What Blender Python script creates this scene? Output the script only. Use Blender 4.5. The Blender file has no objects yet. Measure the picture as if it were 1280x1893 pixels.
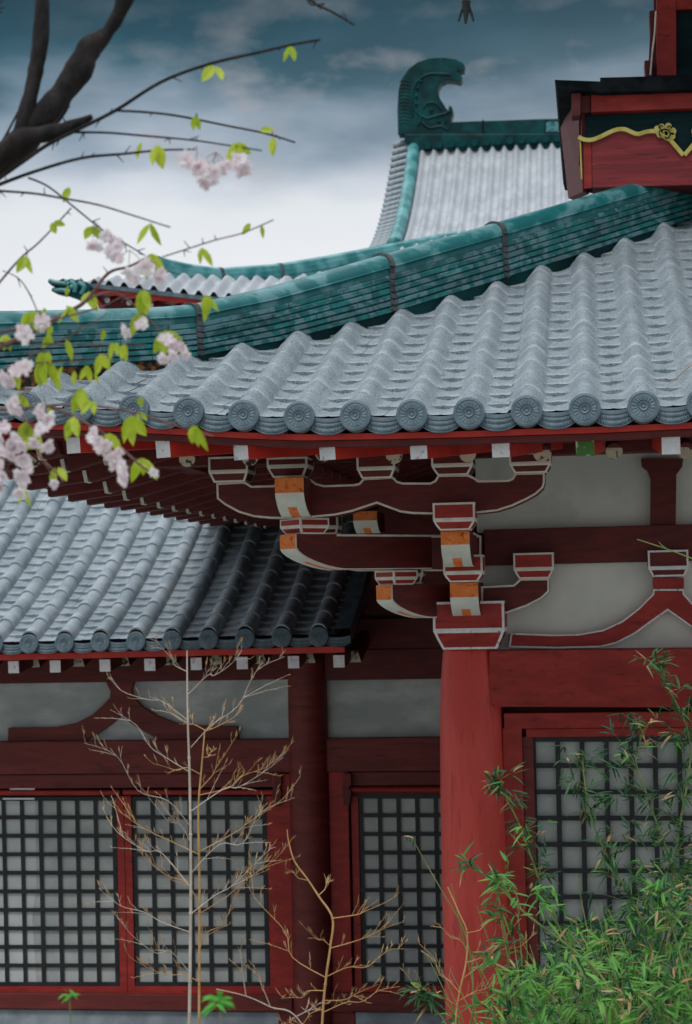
import bpy, bmesh, math, random
from mathutils import Vector, Matrix, noise
random.seed(7)
R = math.radians
# ------------------------------------------------------------------ camera
FPX, CX, CY = 3300.0, 640.0, 946.5           # focal length and centre in photograph pixels (1280 wide)
YAW, PITCH, ROLL = math.atan(460/3300), R(2.84), R(1.2)
fwd = Vector((-math.sin(YAW)*math.cos(PITCH), math.cos(YAW)*math.cos(PITCH), math.sin(PITCH)))
rgt0 = fwd.cross(Vector((0, 0, 1))).normalized()
up0 = rgt0.cross(fwd).normalized()
rgt = rgt0*math.cos(ROLL) - up0*math.sin(ROLL)
upv = up0*math.cos(ROLL) + rgt0*math.sin(ROLL)
scene = bpy.context.scene
cam = bpy.data.cameras.new('camera')
camo = bpy.data.objects.new('camera', cam)
scene.collection.objects.link(camo)
m = Matrix((rgt, upv, -fwd)).transposed().to_4x4()
camo.matrix_world = m
cam.sensor_fit = 'HORIZONTAL'; cam.sensor_width = 36; cam.lens = FPX/1280*36
cam.clip_start = 0.1; cam.clip_end = 2000
cam.dof.use_dof = True; cam.dof.focus_distance = 10.6; cam.dof.aperture_fstop = 5.8
scene.camera = camo
scene.view_settings.view_transform = 'Standard'
scene.view_settings.look = 'None'
scene.view_settings.exposure = 0.0
scene.view_settings.gamma = 1.0

def ray(px, py):
    return fwd + rgt*((px-CX)/FPX) + upv*((CY-py)/FPX)
def P3(px, py, Y):
    d = ray(px, py); return d*(Y/d.y)
def XZ(px, py, Y):
    p = P3(px, py, Y); return (p.x, p.z)
def proj(p):
    d = p.dot(fwd); return (CX+FPX*p.dot(rgt)/d, CY-FPX*p.dot(upv)/d)

# ------------------------------------------------------------------ light
SUN_EL, SUN_AZ = R(60), R(-14)                # azimuth measured from the camera side, negative is the left
world = bpy.data.worlds.new('World'); scene.world = world; world.use_nodes = True
nt = world.node_tree; N = nt.nodes; L = nt.links
bg = N['Background']
def nn(t, **kw):
    n = N.new(t)
    for k, v in kw.items(): setattr(n, k, v)
    return n
sky = nn('ShaderNodeTexSky', sky_type='NISHITA', sun_disc=False, sun_elevation=SUN_EL, sun_rotation=R(180)-SUN_AZ)
skm = nn('ShaderNodeVectorMath', operation='SCALE'); skm.inputs['Scale'].default_value = 0.09
L.new(sky.outputs[0], skm.inputs[0])
tc = nn('ShaderNodeTexCoord'); sep = nn('ShaderNodeSeparateXYZ'); L.new(tc.outputs['Generated'], sep.inputs[0])
mp = nn('ShaderNodeMapping'); mp.inputs['Scale'].default_value = (1, 1, 2.6); L.new(tc.outputs['Generated'], mp.inputs[0])
n1 = nn('ShaderNodeTexNoise'); n1.inputs['Scale'].default_value = 7; n1.inputs['Detail'].default_value = 7; n1.inputs['Roughness'].default_value = .48
L.new(mp.outputs[0], n1.inputs['Vector'])
n2 = nn('ShaderNodeTexNoise'); n2.inputs['Scale'].default_value = 17; n2.inputs['Detail'].default_value = 6; n2.inputs['Roughness'].default_value = .5
mp2 = nn('ShaderNodeMapping'); mp2.inputs['Scale'].default_value = (1, 1, 2.2); mp2.inputs['Location'].default_value = (3.1, .7, 1.9)
L.new(tc.outputs['Generated'], mp2.inputs[0]); L.new(mp2.outputs[0], n2.inputs['Vector'])
def ma(op, a, b, clamp=False):
    n = nn('ShaderNodeMath', operation=op); n.use_clamp = clamp
    for i, v in enumerate((a, b)):
        if v is None: continue
        if isinstance(v, (int, float)): n.inputs[i].default_value = v
        else: L.new(v, n.inputs[i])
    return n.outputs[0]
zz = sep.outputs['Z']
w = ma('MULTIPLY', ma('SUBTRACT', n1.outputs['Fac'], .5), .10)
zw = ma('SUBTRACT', ma('ADD', zz, w), .009)
# lower cloud base towards the right (east) of the view
zw = ma('SUBTRACT', zw, ma('MULTIPLY', ma('ADD', sep.outputs['X'], .15), .05))
ramp = nn('ShaderNodeValToRGB'); L.new(zw, ramp.inputs[0])
cr = ramp.color_ramp
stops = [(0.0, (.80, .82, .84)), (.16, (.88, .90, .92)), (.212, (.82, .85, .88)), (.234, (.64, .69, .76)), (.250, (.40, .47, .55)), (.266, (.19, .27, .34)),
         (.280, (.046, .118, .155)), (.298, (.020, .070, .095)), (.330, (.014, .046, .062)), (.42, (.10, .16, .21)), (.58, (1.35, 1.42, 1.50)), (1, (1.9, 1.96, 2.04))]
cr.elements[0].position = 0; cr.elements[0].color = (*stops[0][1], 1)
cr.elements[1].position = 1; cr.elements[1].color = (*stops[-1][1], 1)
for p, c in stops[1:-1]:
    e = cr.elements.new(p); e.color = (*c, 1)
# paler wisps in the dark band, warmer where thin
wr = nn('ShaderNodeValToRGB'); L.new(n2.outputs['Fac'], wr.inputs[0])
wr.color_ramp.elements[0].position = .51; wr.color_ramp.elements[0].color = (0, 0, 0, 1)
wr.color_ramp.elements[1].position = .72; wr.color_ramp.elements[1].color = (1, 1, 1, 1)
bandr = nn('ShaderNodeValToRGB'); L.new(zz, bandr.inputs[0])
be = bandr.color_ramp.elements
be[0].position = .215; be[0].color = (0, 0, 0, 1); be[1].position = .255; be[1].color = (1, 1, 1, 1)
for p, v in ((.285, .85), (.315, .25), (.36, 0.15)):
    e = be.new(p); e.color = (v, v, v, 1)
leftk = ma('MULTIPLY', ma('ADD', sep.outputs['X'], .30), 9.0, True)
wf = ma('MULTIPLY', ma('MULTIPLY', leftk, ma('MULTIPLY', wr.outputs[0], bandr.outputs[0])), .95, True)
mx1 = nn('ShaderNodeMixRGB'); L.new(wf, mx1.inputs[0]); L.new(ramp.outputs[0], mx1.inputs[1]); mx1.inputs[2].default_value = (.44, .42, .43, 1)
# greyer to the right
gx = ma('MULTIPLY', ma('MULTIPLY', ma('ADD', sep.outputs['X'], .20), 4.0, True), bandr.outputs[0], True)
mx2 = nn('ShaderNodeMixRGB'); L.new(ma('MULTIPLY', gx, .55), mx2.inputs[0]); L.new(mx1.outputs[0], mx2.inputs[1]); mx2.inputs[2].default_value = (.14, .175, .20, 1)
mx3 = nn('ShaderNodeMixRGB'); mx3.inputs[0].default_value = .92; L.new(skm.outputs[0], mx3.inputs[1]); L.new(mx2.outputs[0], mx3.inputs[2])
# unseen sky behind the viewer, dimmed to deepen the shade on the buildings
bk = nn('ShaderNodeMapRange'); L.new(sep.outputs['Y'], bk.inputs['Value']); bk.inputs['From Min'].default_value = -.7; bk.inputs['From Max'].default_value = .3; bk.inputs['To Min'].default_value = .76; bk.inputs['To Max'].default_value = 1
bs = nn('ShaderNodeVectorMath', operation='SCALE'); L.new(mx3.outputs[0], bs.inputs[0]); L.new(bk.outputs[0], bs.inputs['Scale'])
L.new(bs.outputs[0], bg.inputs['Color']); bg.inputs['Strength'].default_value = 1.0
sl = bpy.data.lights.new('sun', 'SUN'); sl.energy = 1.3; sl.angle = R(14); sl.color = (1, .98, .95)
so = bpy.data.objects.new('sun', sl); scene.collection.objects.link(so)
sd = Vector((math.sin(SUN_AZ)*math.cos(SUN_EL), -math.cos(SUN_AZ)*math.cos(SUN_EL), math.sin(SUN_EL)))
so.rotation_euler = sd.to_track_quat('Z', 'Y').to_euler()

# ------------------------------------------------------------------ materials
def mat(name, c1, c2=None, scale=6, rough=.6, bump=.15, bscale=40, stretch=(1, 1, 1), thr=(.42, .62), c3=None, s3=60, t3=(.6, .7), spec=.4, trans=0, detail=6, f3=1.0):
    mt = bpy.data.materials.new(name); mt.use_nodes = True
    t = mt.node_tree; n = t.nodes; l = t.links
    b = n['Principled BSDF']; b.inputs['Roughness'].default_value = rough
    b.inputs['Specular IOR Level'].default_value = spec
    co = n.new('ShaderNodeTexCoord'); ob = co.outputs['Object']
    mpp = n.new('ShaderNodeMapping'); mpp.inputs['Scale'].default_value = stretch; l.new(ob, mpp.inputs[0])
    last = None
    if c2:
        a = n.new('ShaderNodeTexNoise'); a.inputs['Scale'].default_value = scale; a.inputs['Detail'].default_value = detail; l.new(mpp.outputs[0], a.inputs[0])
        r = n.new('ShaderNodeValToRGB'); l.new(a.outputs['Fac'], r.inputs[0])
        r.color_ramp.elements[0].position = thr[0]; r.color_ramp.elements[0].color = (*c1, 1)
        r.color_ramp.elements[1].position = thr[1]; r.color_ramp.elements[1].color = (*c2, 1)
        last = r.outputs[0]
    else:
        rg = n.new('ShaderNodeRGB'); rg.outputs[0].default_value = (*c1, 1); last = rg.outputs[0]
    if c3:
        a = n.new('ShaderNodeTexNoise'); a.inputs['Scale'].default_value = s3; a.inputs['Detail'].default_value = 4; l.new(mpp.outputs[0], a.inputs[0])
        r = n.new('ShaderNodeValToRGB'); l.new(a.outputs['Fac'], r.inputs[0])
        r.color_ramp.elements[0].position = t3[0]; r.color_ramp.elements[0].color = (0, 0, 0, 1)
        r.color_ramp.elements[1].position = t3[1]; r.color_ramp.elements[1].color = (f3, f3, f3, 1)
        mx = n.new('ShaderNodeMixRGB'); l.new(r.outputs[0], mx.inputs[0]); l.new(last, mx.inputs[1]); mx.inputs[2].default_value = (*c3, 1)
        last = mx.outputs[0]
    l.new(last, b.inputs['Base Color'])
    if bump:
        a = n.new('ShaderNodeTexNoise'); a.inputs['Scale'].default_value = bscale; a.inputs['Detail'].default_value = 5; l.new(mpp.outputs[0], a.inputs[0])
        bp = n.new('ShaderNodeBump'); bp.inputs['Strength'].default_value = bump; bp.inputs['Distance'].default_value = .01
        l.new(a.outputs['Fac'], bp.inputs['Height']); l.new(bp.outputs[0], b.inputs['Normal'])
    if trans:
        tr = n.new('ShaderNodeBsdfTranslucent'); l.new(last, tr.inputs[0])
        ms = n.new('ShaderNodeMixShader'); ms.inputs[0].default_value = trans
        l.new(b.outputs[0], ms.inputs[1]); l.new(tr.outputs[0], ms.inputs[2]); l.new(ms.outputs[0], n['Material Output'].inputs['Surface'])
    return mt
M = {}
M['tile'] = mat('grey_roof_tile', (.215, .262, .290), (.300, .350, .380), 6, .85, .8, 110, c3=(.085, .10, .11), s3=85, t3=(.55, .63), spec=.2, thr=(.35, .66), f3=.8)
M['tile_wing'] = mat('wing_roof_tile', (.20, .245, .275), (.31, .355, .385), 4, .75, .3, 70, c3=(.15, .19, .22), s3=40, t3=(.55, .72), spec=.3, f3=.6)
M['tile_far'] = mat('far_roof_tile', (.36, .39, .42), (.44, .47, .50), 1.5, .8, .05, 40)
M['cap'] = mat('blue_grey_end_tile', (.075, .12, .15), (.13, .185, .22), 9, .5, .15, 90, c3=(.24, .30, .34), s3=30, t3=(.6, .75), f3=.6)
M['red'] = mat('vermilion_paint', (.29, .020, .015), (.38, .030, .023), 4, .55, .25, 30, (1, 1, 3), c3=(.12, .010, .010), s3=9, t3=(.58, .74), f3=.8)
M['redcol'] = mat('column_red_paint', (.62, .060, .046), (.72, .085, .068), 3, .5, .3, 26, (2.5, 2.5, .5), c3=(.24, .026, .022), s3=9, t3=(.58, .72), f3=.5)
M['redlit'] = mat('lit_red_paint', (.52, .028, .018), (.62, .042, .028), 6, .5, .15, 30)  # red brightened to stand for light on rafters and eave boards
M['redshade'] = mat('shaded_red_paint', (.095, .013, .012), (.14, .017, .015), 5, .6, .25, 22, (1, 1, 4))  # darkened copy of the red, shade under the eaves put into its colour
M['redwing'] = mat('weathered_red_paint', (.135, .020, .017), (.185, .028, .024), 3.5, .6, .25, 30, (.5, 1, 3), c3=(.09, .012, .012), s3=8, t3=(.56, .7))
M['redpanel'] = mat('rose_red_board', (.20, .018, .022), (.29, .03, .035), 3, .6, .3, 18, (.4, 1, 6), c3=(.10, .01, .013), s3=14, t3=(.58, .7))
M['white'] = mat('white_end_paint', (.72, .74, .78), (.80, .82, .84), 12, .6, .3, 60, c3=(.42, .30, .36), s3=22, t3=(.58, .7), f3=.8)
M['whitegreen'] = mat('mossy_end_paint', (.05, .16, .03), (.60, .62, .50), 9, .7, .3, 60, thr=(.52, .58))
M['peel'] = mat('peeling_cream_paint', (.62, .60, .46), (.66, .64, .50), 12, .7, .4, 60, c3=(.05, .03, .02), s3=26, t3=(.55, .60))
M['line'] = mat('cream_outline_paint', (.68, .67, .59), (.80, .79, .72), 14, .7, .3, 60)
M['linew'] = mat('pale_outline_paint', (.70, .72, .73), (.82, .83, .84), 14, .7, .3, 60, c3=(.25, .2, .2), s3=40, t3=(.62, .72))
M['orange'] = mat('orange_paint', (.86, .22, .045), (.92, .32, .085), 14, .7, .5, 70, c3=(.42, .08, .012), s3=30, t3=(.56, .7))
M['armwhite'] = mat('arm_white_paint', (.66, .72, .66), (.76, .80, .74), 9, .7, .4, 50)
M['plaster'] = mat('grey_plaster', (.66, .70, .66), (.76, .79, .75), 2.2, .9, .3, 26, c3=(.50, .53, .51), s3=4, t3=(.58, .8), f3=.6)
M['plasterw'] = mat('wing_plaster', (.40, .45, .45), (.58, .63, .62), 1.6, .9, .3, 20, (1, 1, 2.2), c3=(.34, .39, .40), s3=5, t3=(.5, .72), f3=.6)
M['glaze'] = mat('green_glaze', (.003, .11, .12), (.010, .19, .19), 9, .4, .35, 40, (1, 1, 1.3), c3=(.15, .28, .32), s3=11, t3=(.48, .56), spec=.4, f3=.7)
M['glazecap'] = mat('ridge_cap_glaze', (.004, .115, .125), (.014, .19, .19), 6, .42, .3, 40, c3=(.15, .28, .31), s3=6, t3=(.50, .60), spec=.4, f3=.6)
M['glazefar'] = mat('dark_green_glaze', (.0005, .026, .029), (.001, .060, .064), 2.5, .5, .2, 20, spec=.18)
M['glazemid'] = mat('verge_green_glaze', (.01, .16, .17), (.10, .32, .33), 2.5, .4, .2, 20, spec=.45)
M['mortar'] = mat('dark_mortar', (.045, .055, .06), (.09, .10, .11), 10, .9, .6, 40)
M['mud'] = mat('orange_brown_mud', (.02, .018, .015), (.30, .12, .03), 22, .9, .8, 50, thr=(.45, .62))
M['lattice'] = mat('black_lattice', (.012, .014, .017), (.022, .025, .03), 8, .5, .1, 40)
M['paper'] = mat('pale_window_pane', (.38, .415, .405), (.47, .50, .48), 3, .5, .15, 160, c3=(.31, .34, .34), s3=4, t3=(.5, .7), f3=.6)
M['paperl'] = mat('lighter_window_pane', (.50, .54, .53), (.56, .60, .59), 3, .55, .15, 160)
M['stone'] = mat('grey_stone_base', (.22, .26, .29), (.33, .38, .41), 4, .85, .4, 50)
M['gold'] = mat('gold_scroll_paint', (.50, .42, .09), (.66, .56, .16), 12, .45, .2, 50)
M['greenboard'] = mat('dark_green_board', (.003, .018, .022), (.006, .030, .035), 4, .7, .2, 30, (.4, 1, 4), spec=.15)
M['blackwood'] = mat('black_board', (.005, .007, .009), (.014, .017, .02), 7, .9, .5, 30, spec=.1)
M['bark'] = mat('dark_bark', (.006, .005, .005), (.024, .019, .018), 20, .9, 1.0, 60, (1, 1, .4))
M['twig'] = mat('brown_twig', (.10, .05, .045), (.20, .11, .10), 30, .7, .3, 60)
M['leaf'] = mat('lime_young_leaf', (.36, .50, .02), (.55, .66, .06), 14, .5, .1, 60, trans=.45)
M['petal'] = mat('pale_pink_petal', (.90, .80, .84), (.95, .92, .94), 30, .6, .05, 60, trans=.4)
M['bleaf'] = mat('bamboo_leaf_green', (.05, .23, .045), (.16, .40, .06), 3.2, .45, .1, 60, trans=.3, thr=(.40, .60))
M['bleafd'] = mat('shaded_bamboo_leaf', (.012, .060, .025), (.035, .13, .035), 3.5, .5, .1, 60, trans=.25)  # dark copy of the leaf, shade put into its colour
M['bleafy'] = mat('dry_bamboo_leaf', (.34, .20, .09), (.50, .34, .18), 10, .6, .1, 60, trans=.2)
M['culm'] = mat('green_bamboo_culm', (.12, .20, .05), (.24, .26, .09), 8, .5, .1, 30)
M['dry'] = mat('dry_tan_stalk', (.36, .25, .15), (.48, .36, .24), 12, .6, .2, 60)
M['drygold'] = mat('dry_golden_stalk', (.46, .26, .09), (.58, .36, .15), 12, .55, .2, 60)
M['drypale'] = mat('dry_pale_stalk', (.44, .37, .30), (.56, .49, .41), 12, .6, .2, 60)
M['ground'] = mat('pale_bounce_ground', (.20, .20, .18), (.30, .29, .26), 2, .95, .5, 20)  # unseen ground made pale to bounce light up under the eaves
M['iron'] = mat('dark_iron', (.008, .009, .010), (.02, .02, .02), 10, .5, .2, 40)
def lipdust(m_, colr, amt, nsc=9, w_=.30):
    t = m_.node_tree; n = t.nodes; l = t.links; b = n['Principled BSDF']
    uv = n.new('ShaderNodeUVMap'); sp = n.new('ShaderNodeSeparateXYZ'); l.new(uv.outputs[0], sp.inputs[0])
    fr = n.new('ShaderNodeMath'); fr.operation = 'FRACT'; l.new(sp.outputs[1], fr.inputs[0])
    r = n.new('ShaderNodeValToRGB'); l.new(fr.outputs[0], r.inputs[0]); e = r.color_ramp.elements
    e[0].position = .02; e[0].color = (1, 1, 1, 1); e[1].position = w_; e[1].color = (0, 0, 0, 1)
    a = n.new('ShaderNodeTexNoise'); a.inputs['Scale'].default_value = nsc; a.inputs['Detail'].default_value = 6
    co = n.new('ShaderNodeTexCoord'); l.new(co.outputs['Object'], a.inputs[0])
    r2 = n.new('ShaderNodeValToRGB'); l.new(a.outputs['Fac'], r2.inputs[0]); r2.color_ramp.elements[0].position = .40; r2.color_ramp.elements[1].position = .62
    mu = n.new('ShaderNodeMath'); mu.operation = 'MULTIPLY'; l.new(r.outputs[0], mu.inputs[0]); l.new(r2.outputs[0], mu.inputs[1])
    m2 = n.new('ShaderNodeMath'); m2.operation = 'MULTIPLY'; l.new(mu.outputs[0], m2.inputs[0]); m2.inputs[1].default_value = amt
    src = b.inputs['Base Color'].links[0].from_socket
    mx = n.new('ShaderNodeMixRGB'); l.new(m2.outputs[0], mx.inputs[0]); l.new(src, mx.inputs[1]); mx.inputs[2].default_value = (*colr, 1); l.new(mx.outputs[0], b.inputs['Base Color'])
lipdust(M['tile'], (.52, .55, .58), .6); lipdust(M['tile_wing'], (.50, .56, .60), .35, w_=.4)
# brick-like joints for the sides of the green ridge, laid along its length through UVs
def ridge_mat():
    mt = M['glaze'].copy(); mt.name = 'green_glaze_courses'
    t = mt.node_tree; n = t.nodes; l = t.links; b = n['Principled BSDF']
    uv = n.new('ShaderNodeUVMap'); br = n.new('ShaderNodeTexBrick'); l.new(uv.outputs[0], br.inputs['Vector'])
    br.inputs['Scale'].default_value = 1; br.inputs['Brick Width'].default_value = .36; br.inputs['Row Height'].default_value = .0407
    br.inputs['Mortar Size'].default_value = .0028; br.inputs['Mortar Smooth'].default_value = .3; br.offset = .37
    br.inputs['Color1'].default_value = (1, 1, 1, 1); br.inputs['Color2'].default_value = (.6, .62, .62, 1); br.inputs['Mortar'].default_value = (.06, .08, .08, 1)
    src = b.inputs['Base Color'].links[0].from_socket
    mx = n.new('ShaderNodeMixRGB'); mx.blend_type = 'MULTIPLY'; mx.inputs[0].default_value = 1
    l.new(src, mx.inputs[1]); l.new(br.outputs['Color'], mx.inputs[2]); l.new(mx.outputs[0], b.inputs['Base Color'])
    return mt
M['courses'] = ridge_mat()

# ------------------------------------------------------------------ helpers
col = scene.collection
class MB:
    def __init__(s): s.v = []; s.f = []; s.m = []; s.uv = {}
    def add(s, vs, fs, mi=0):
        o = len(s.v); s.v += [tuple(v) for v in vs]
        for f in fs: s.f.append(tuple(i+o for i in f)); s.m.append(mi)
        return o
    def box(s, x0, x1, y0, y1, z0, z1, mi=0):
        vs = [(x, y, z) for z in (z0, z1) for y in (y0, y1) for x in (x0, x1)]
        s.add(vs, [(0, 2, 3, 1), (4, 5, 7, 6), (0, 1, 5, 4), (2, 6, 7, 3), (0, 4, 6, 2), (1, 3, 7, 5)], mi)
    def beam(s, a, b, w, h, mi=0, up=Vector((0, 0, 1)), mend=None):
        a = Vector(a); b = Vector(b); d = (b-a).normalized(); sd_ = d.cross(up).normalized()*(w/2); u = sd_.cross(d).normalized()*(h/2)
        vs = [p + q for p in (a, b) for q in (-sd_-u, sd_-u, sd_+u, -sd_+u)]
        s.add(vs, [(0, 1, 5, 4), (1, 2, 6, 5), (2, 3, 7, 6), (3, 0, 4, 7)], mi)
        s.add(vs[:4], [(0, 3, 2, 1)], mi if mend is None else mend); s.add(vs[4:], [(0, 1, 2, 3)], mi)
    def prism(s, poly, y0, y1, mi=0):            # poly in XZ, thickness along Y
        n = len(poly); vs = [(x, y0, z) for x, z in poly] + [(x, y1, z) for x, z in poly]
        s.add(vs, [tuple(range(n)), tuple(range(2*n-1, n-1, -1))] + [(i, i+n, (i+1) % n+n, (i+1) % n) for i in range(n)], mi)
    def tube(s, pts, rad, n=8, mi=0, caps=True):
        pts = [Vector(p) for p in pts]
        if isinstance(rad, (int, float)): rad = [rad]*len(pts)
        o = len(s.v); ref = None
        for i, p in enumerate(pts):
            d = (pts[min(i+1, len(pts)-1)]-pts[max(i-1, 0)]).normalized()
            if ref is None: ref = Vector((0, 1, 0)) if abs(d.y) < .9 else Vector((1, 0, 0))
            a = d.cross(ref).normalized(); b = d.cross(a).normalized(); ref = -a.cross(d).normalized() if False else ref
            for k in range(n):
                t = 2*math.pi*k/n; s.v.append(tuple(p + (a*math.cos(t)+b*math.sin(t))*rad[i]))
        for i in range(len(pts)-1):
            for k in range(n):
                s.f.append((o+i*n+k, o+i*n+(k+1) % n, o+(i+1)*n+(k+1) % n, o+(i+1)*n+k)); s.m.append(mi)
        if caps:
            s.f.append(tuple(o+k for k in range(n))[::-1]); s.m.append(mi)
            q = o+(len(pts)-1)*n; s.f.append(tuple(q+k for k in range(n))); s.m.append(mi)
    def grid(s, fn, us, vs_, mi=0, uvf=None):
        o = len(s.v); nu, nv = len(us), len(vs_)
        for u in us:
            for v in vs_: s.v.append(tuple(fn(u, v)))
        for i in range(nu-1):
            for j in range(nv-1):
                s.f.append((o+i*nv+j, o+(i+1)*nv+j, o+(i+1)*nv+j+1, o+i*nv+j+1)); s.m.append(mi)
                if uvf: s.uv[len(s.f)-1] = [uvf(us[i], vs_[j]), uvf(us[i+1], vs_[j]), uvf(us[i+1], vs_[j+1]), uvf(us[i], vs_[j+1])]
    def lathe(s, prof, cx, cy, n=48, mi=0):
        s.grid(lambda a, q: (cx+prof[q][0]*math.cos(a), cy+prof[q][0]*math.sin(a), prof[q][1]), [2*math.pi*k/n for k in range(n+1)], list(range(len(prof))), mi)
    def build(s, name, mats, parent=None, smooth=False, bevel=0, fix=True, origin=None, angle=40):
        me = bpy.data.meshes.new(name)
        me.from_pydata(s.v, [], s.f)
        if not isinstance(mats, (list, tuple)): mats = [mats]
        for q in mats: me.materials.append(M[q] if isinstance(q, str) else q)
        me.polygons.foreach_set('material_index', s.m)
        if s.uv:
            ul = me.uv_layers.new(name='UVMap')
            for p in me.polygons:
                if p.index in s.uv:
                    for li, c in zip(p.loop_indices, s.uv[p.index]): ul.data[li].uv = c
        if fix:
            b = bmesh.new(); b.from_mesh(me); bmesh.ops.remove_doubles(b, verts=b.verts, dist=1e-5); bmesh.ops.recalc_face_normals(b, faces=b.faces); b.to_mesh(me); b.free()
        if smooth: 
            me.polygons.foreach_set('use_smooth', [True]*len(me.polygons))
            if smooth == 'auto': me.set_sharp_from_angle(angle=R(angle))
        o = bpy.data.objects.new(name, me); col.objects.link(o)
        if origin is not None:
            me.transform(Matrix.Translation(-Vector(origin))); o.location = origin
        if parent is not None:
            o.parent = parent
            pw = Vector((0, 0, 0)); q = parent
            while q is not None: pw += q.location; q = q.parent
            o.location = Vector(o.location) - pw
        if bevel:
            bm_ = o.modifiers.new('bevel', 'BEVEL'); bm_.width = bevel; bm_.segments = 2; bm_.limit_method = 'ANGLE'; bm_.angle_limit = R(35)
        return o
def thing(name, label, cat, loc=(0, 0, 0), group=None):
    o = bpy.data.objects.new(name, None); col.objects.link(o); o.location = loc; o.empty_display_size = .2
    o['label'] = label; o['category'] = cat
    if group: o['group'] = group
    return o
def copy_tree(o, parent=None):
    c = o.copy(); col.objects.link(c); c.parent = parent
    for ch in list(o.children): copy_tree(ch, c)
    return c
def rel(parent, p): return Vector(p) - Vector(parent.location)
def lerp(a, b, t): return a+(b-a)*t
def interp(xs, ys, x):
    if x <= xs[0]: return ys[0] + (ys[1]-ys[0])*(x-xs[0])/(xs[1]-xs[0])*.5
    for i in range(len(xs)-1):
        if x <= xs[i+1]: return lerp(ys[i], ys[i+1], (x-xs[i])/(xs[i+1]-xs[i]))
    return ys[-1]
def srange(a, b, n): return [a+(b-a)*i/(n-1) for i in range(n)]

def outlined(name, poly, yf, yb, mats, parent, width=.014, bevel=0, extra=None):
    """plate with its front face edged by a painted line (inset ring)"""
    bm = bmesh.new(); n = len(poly)
    fr = [bm.verts.new((x, yf, z)) for x, z in poly]; bk = [bm.verts.new((x, yb, z)) for x, z in poly]
    ff = bm.faces.new(fr); bm.faces.new(bk[::-1])
    for i in range(n): bm.faces.new((fr[i], bk[i], bk[(i+1) % n], fr[(i+1) % n]))
    bmesh.ops.recalc_face_normals(bm, faces=bm.faces)
    r = bmesh.ops.inset_region(bm, faces=[ff], thickness=width, depth=0, use_even_offset=True)
    for f in r['faces']: f.material_index = 1
    me = bpy.data.meshes.new(name); bm.to_mesh(me); bm.free()
    for q in mats: me.materials.append(M[q])
    o = bpy.data.objects.new(name, me); col.objects.link(o); o.parent = parent; o.location = -Vector(parent.location)
    return o
def pxpoly(pts, Y): return [XZ(x, y, Y) for x, y in pts]

def masu(name, px0, px1, py0, py1, py2, Y, parent, taper=.8, depth=None, mats=('red', 'line'), rot=0, lw=.0135):
    """bearing block: straight cheeks above, tapering below, painted outline on every visible face"""
    x0, z0 = XZ(px0, py0, Y); x1, _ = XZ(px1, py0, Y); z1 = XZ((px0+px1)/2, py1, Y)[1]; z2 = XZ((px0+px1)/2, py2, Y)[1]; z0 = XZ((px0+px1)/2, py0, Y)[1]
    h = (x1-x0)/2; d = h if depth is None else depth; cx = (x0+x1)/2; cy = Y+d
    bm = bmesh.new()
    rings = []
    for z, k in ((z0, 1), (z1, 1), (lerp(z1, z2, .45), .90 if taper < .85 else .93), (z2, taper)):
        rings.append([bm.verts.new((sx*h*k, sy*d*k, z)) for sx, sy in ((-1, -1), (1, -1), (1, 1), (-1, 1))])
    tops = []
    for i in range(3):
        for k in range(4): 
            f = bm.faces.new((rings[i][k], rings[i+1][k], rings[i+1][(k+1) % 4], rings[i][(k+1) % 4])); tops.append((i, k, f))
    bm.faces.new(rings[0][::-1]); bm.faces.new(rings[3])
    bmesh.ops.recalc_face_normals(bm, faces=bm.faces)
    for k in range(4):
        for grp in ([f for i, kk, f in tops if kk == k and i == 0], [f for i, kk, f in tops if kk == k and i > 0]):
            r = bmesh.ops.inset_region(bm, faces=grp, thickness=lw, depth=0, use_even_offset=True)
            for f in r['faces']: f.material_index = 1
    me = bpy.data.meshes.new(name); bm.to_mesh(me); bm.free()
    for q in mats: me.materials.append(M[q])
    o = bpy.data.objects.new(name, me); col.objects.link(o); o.parent = parent
    o.location = Vector((cx, cy, 0)) - Vector(parent.location); o.rotation_euler.z = rot
    return o

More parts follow.
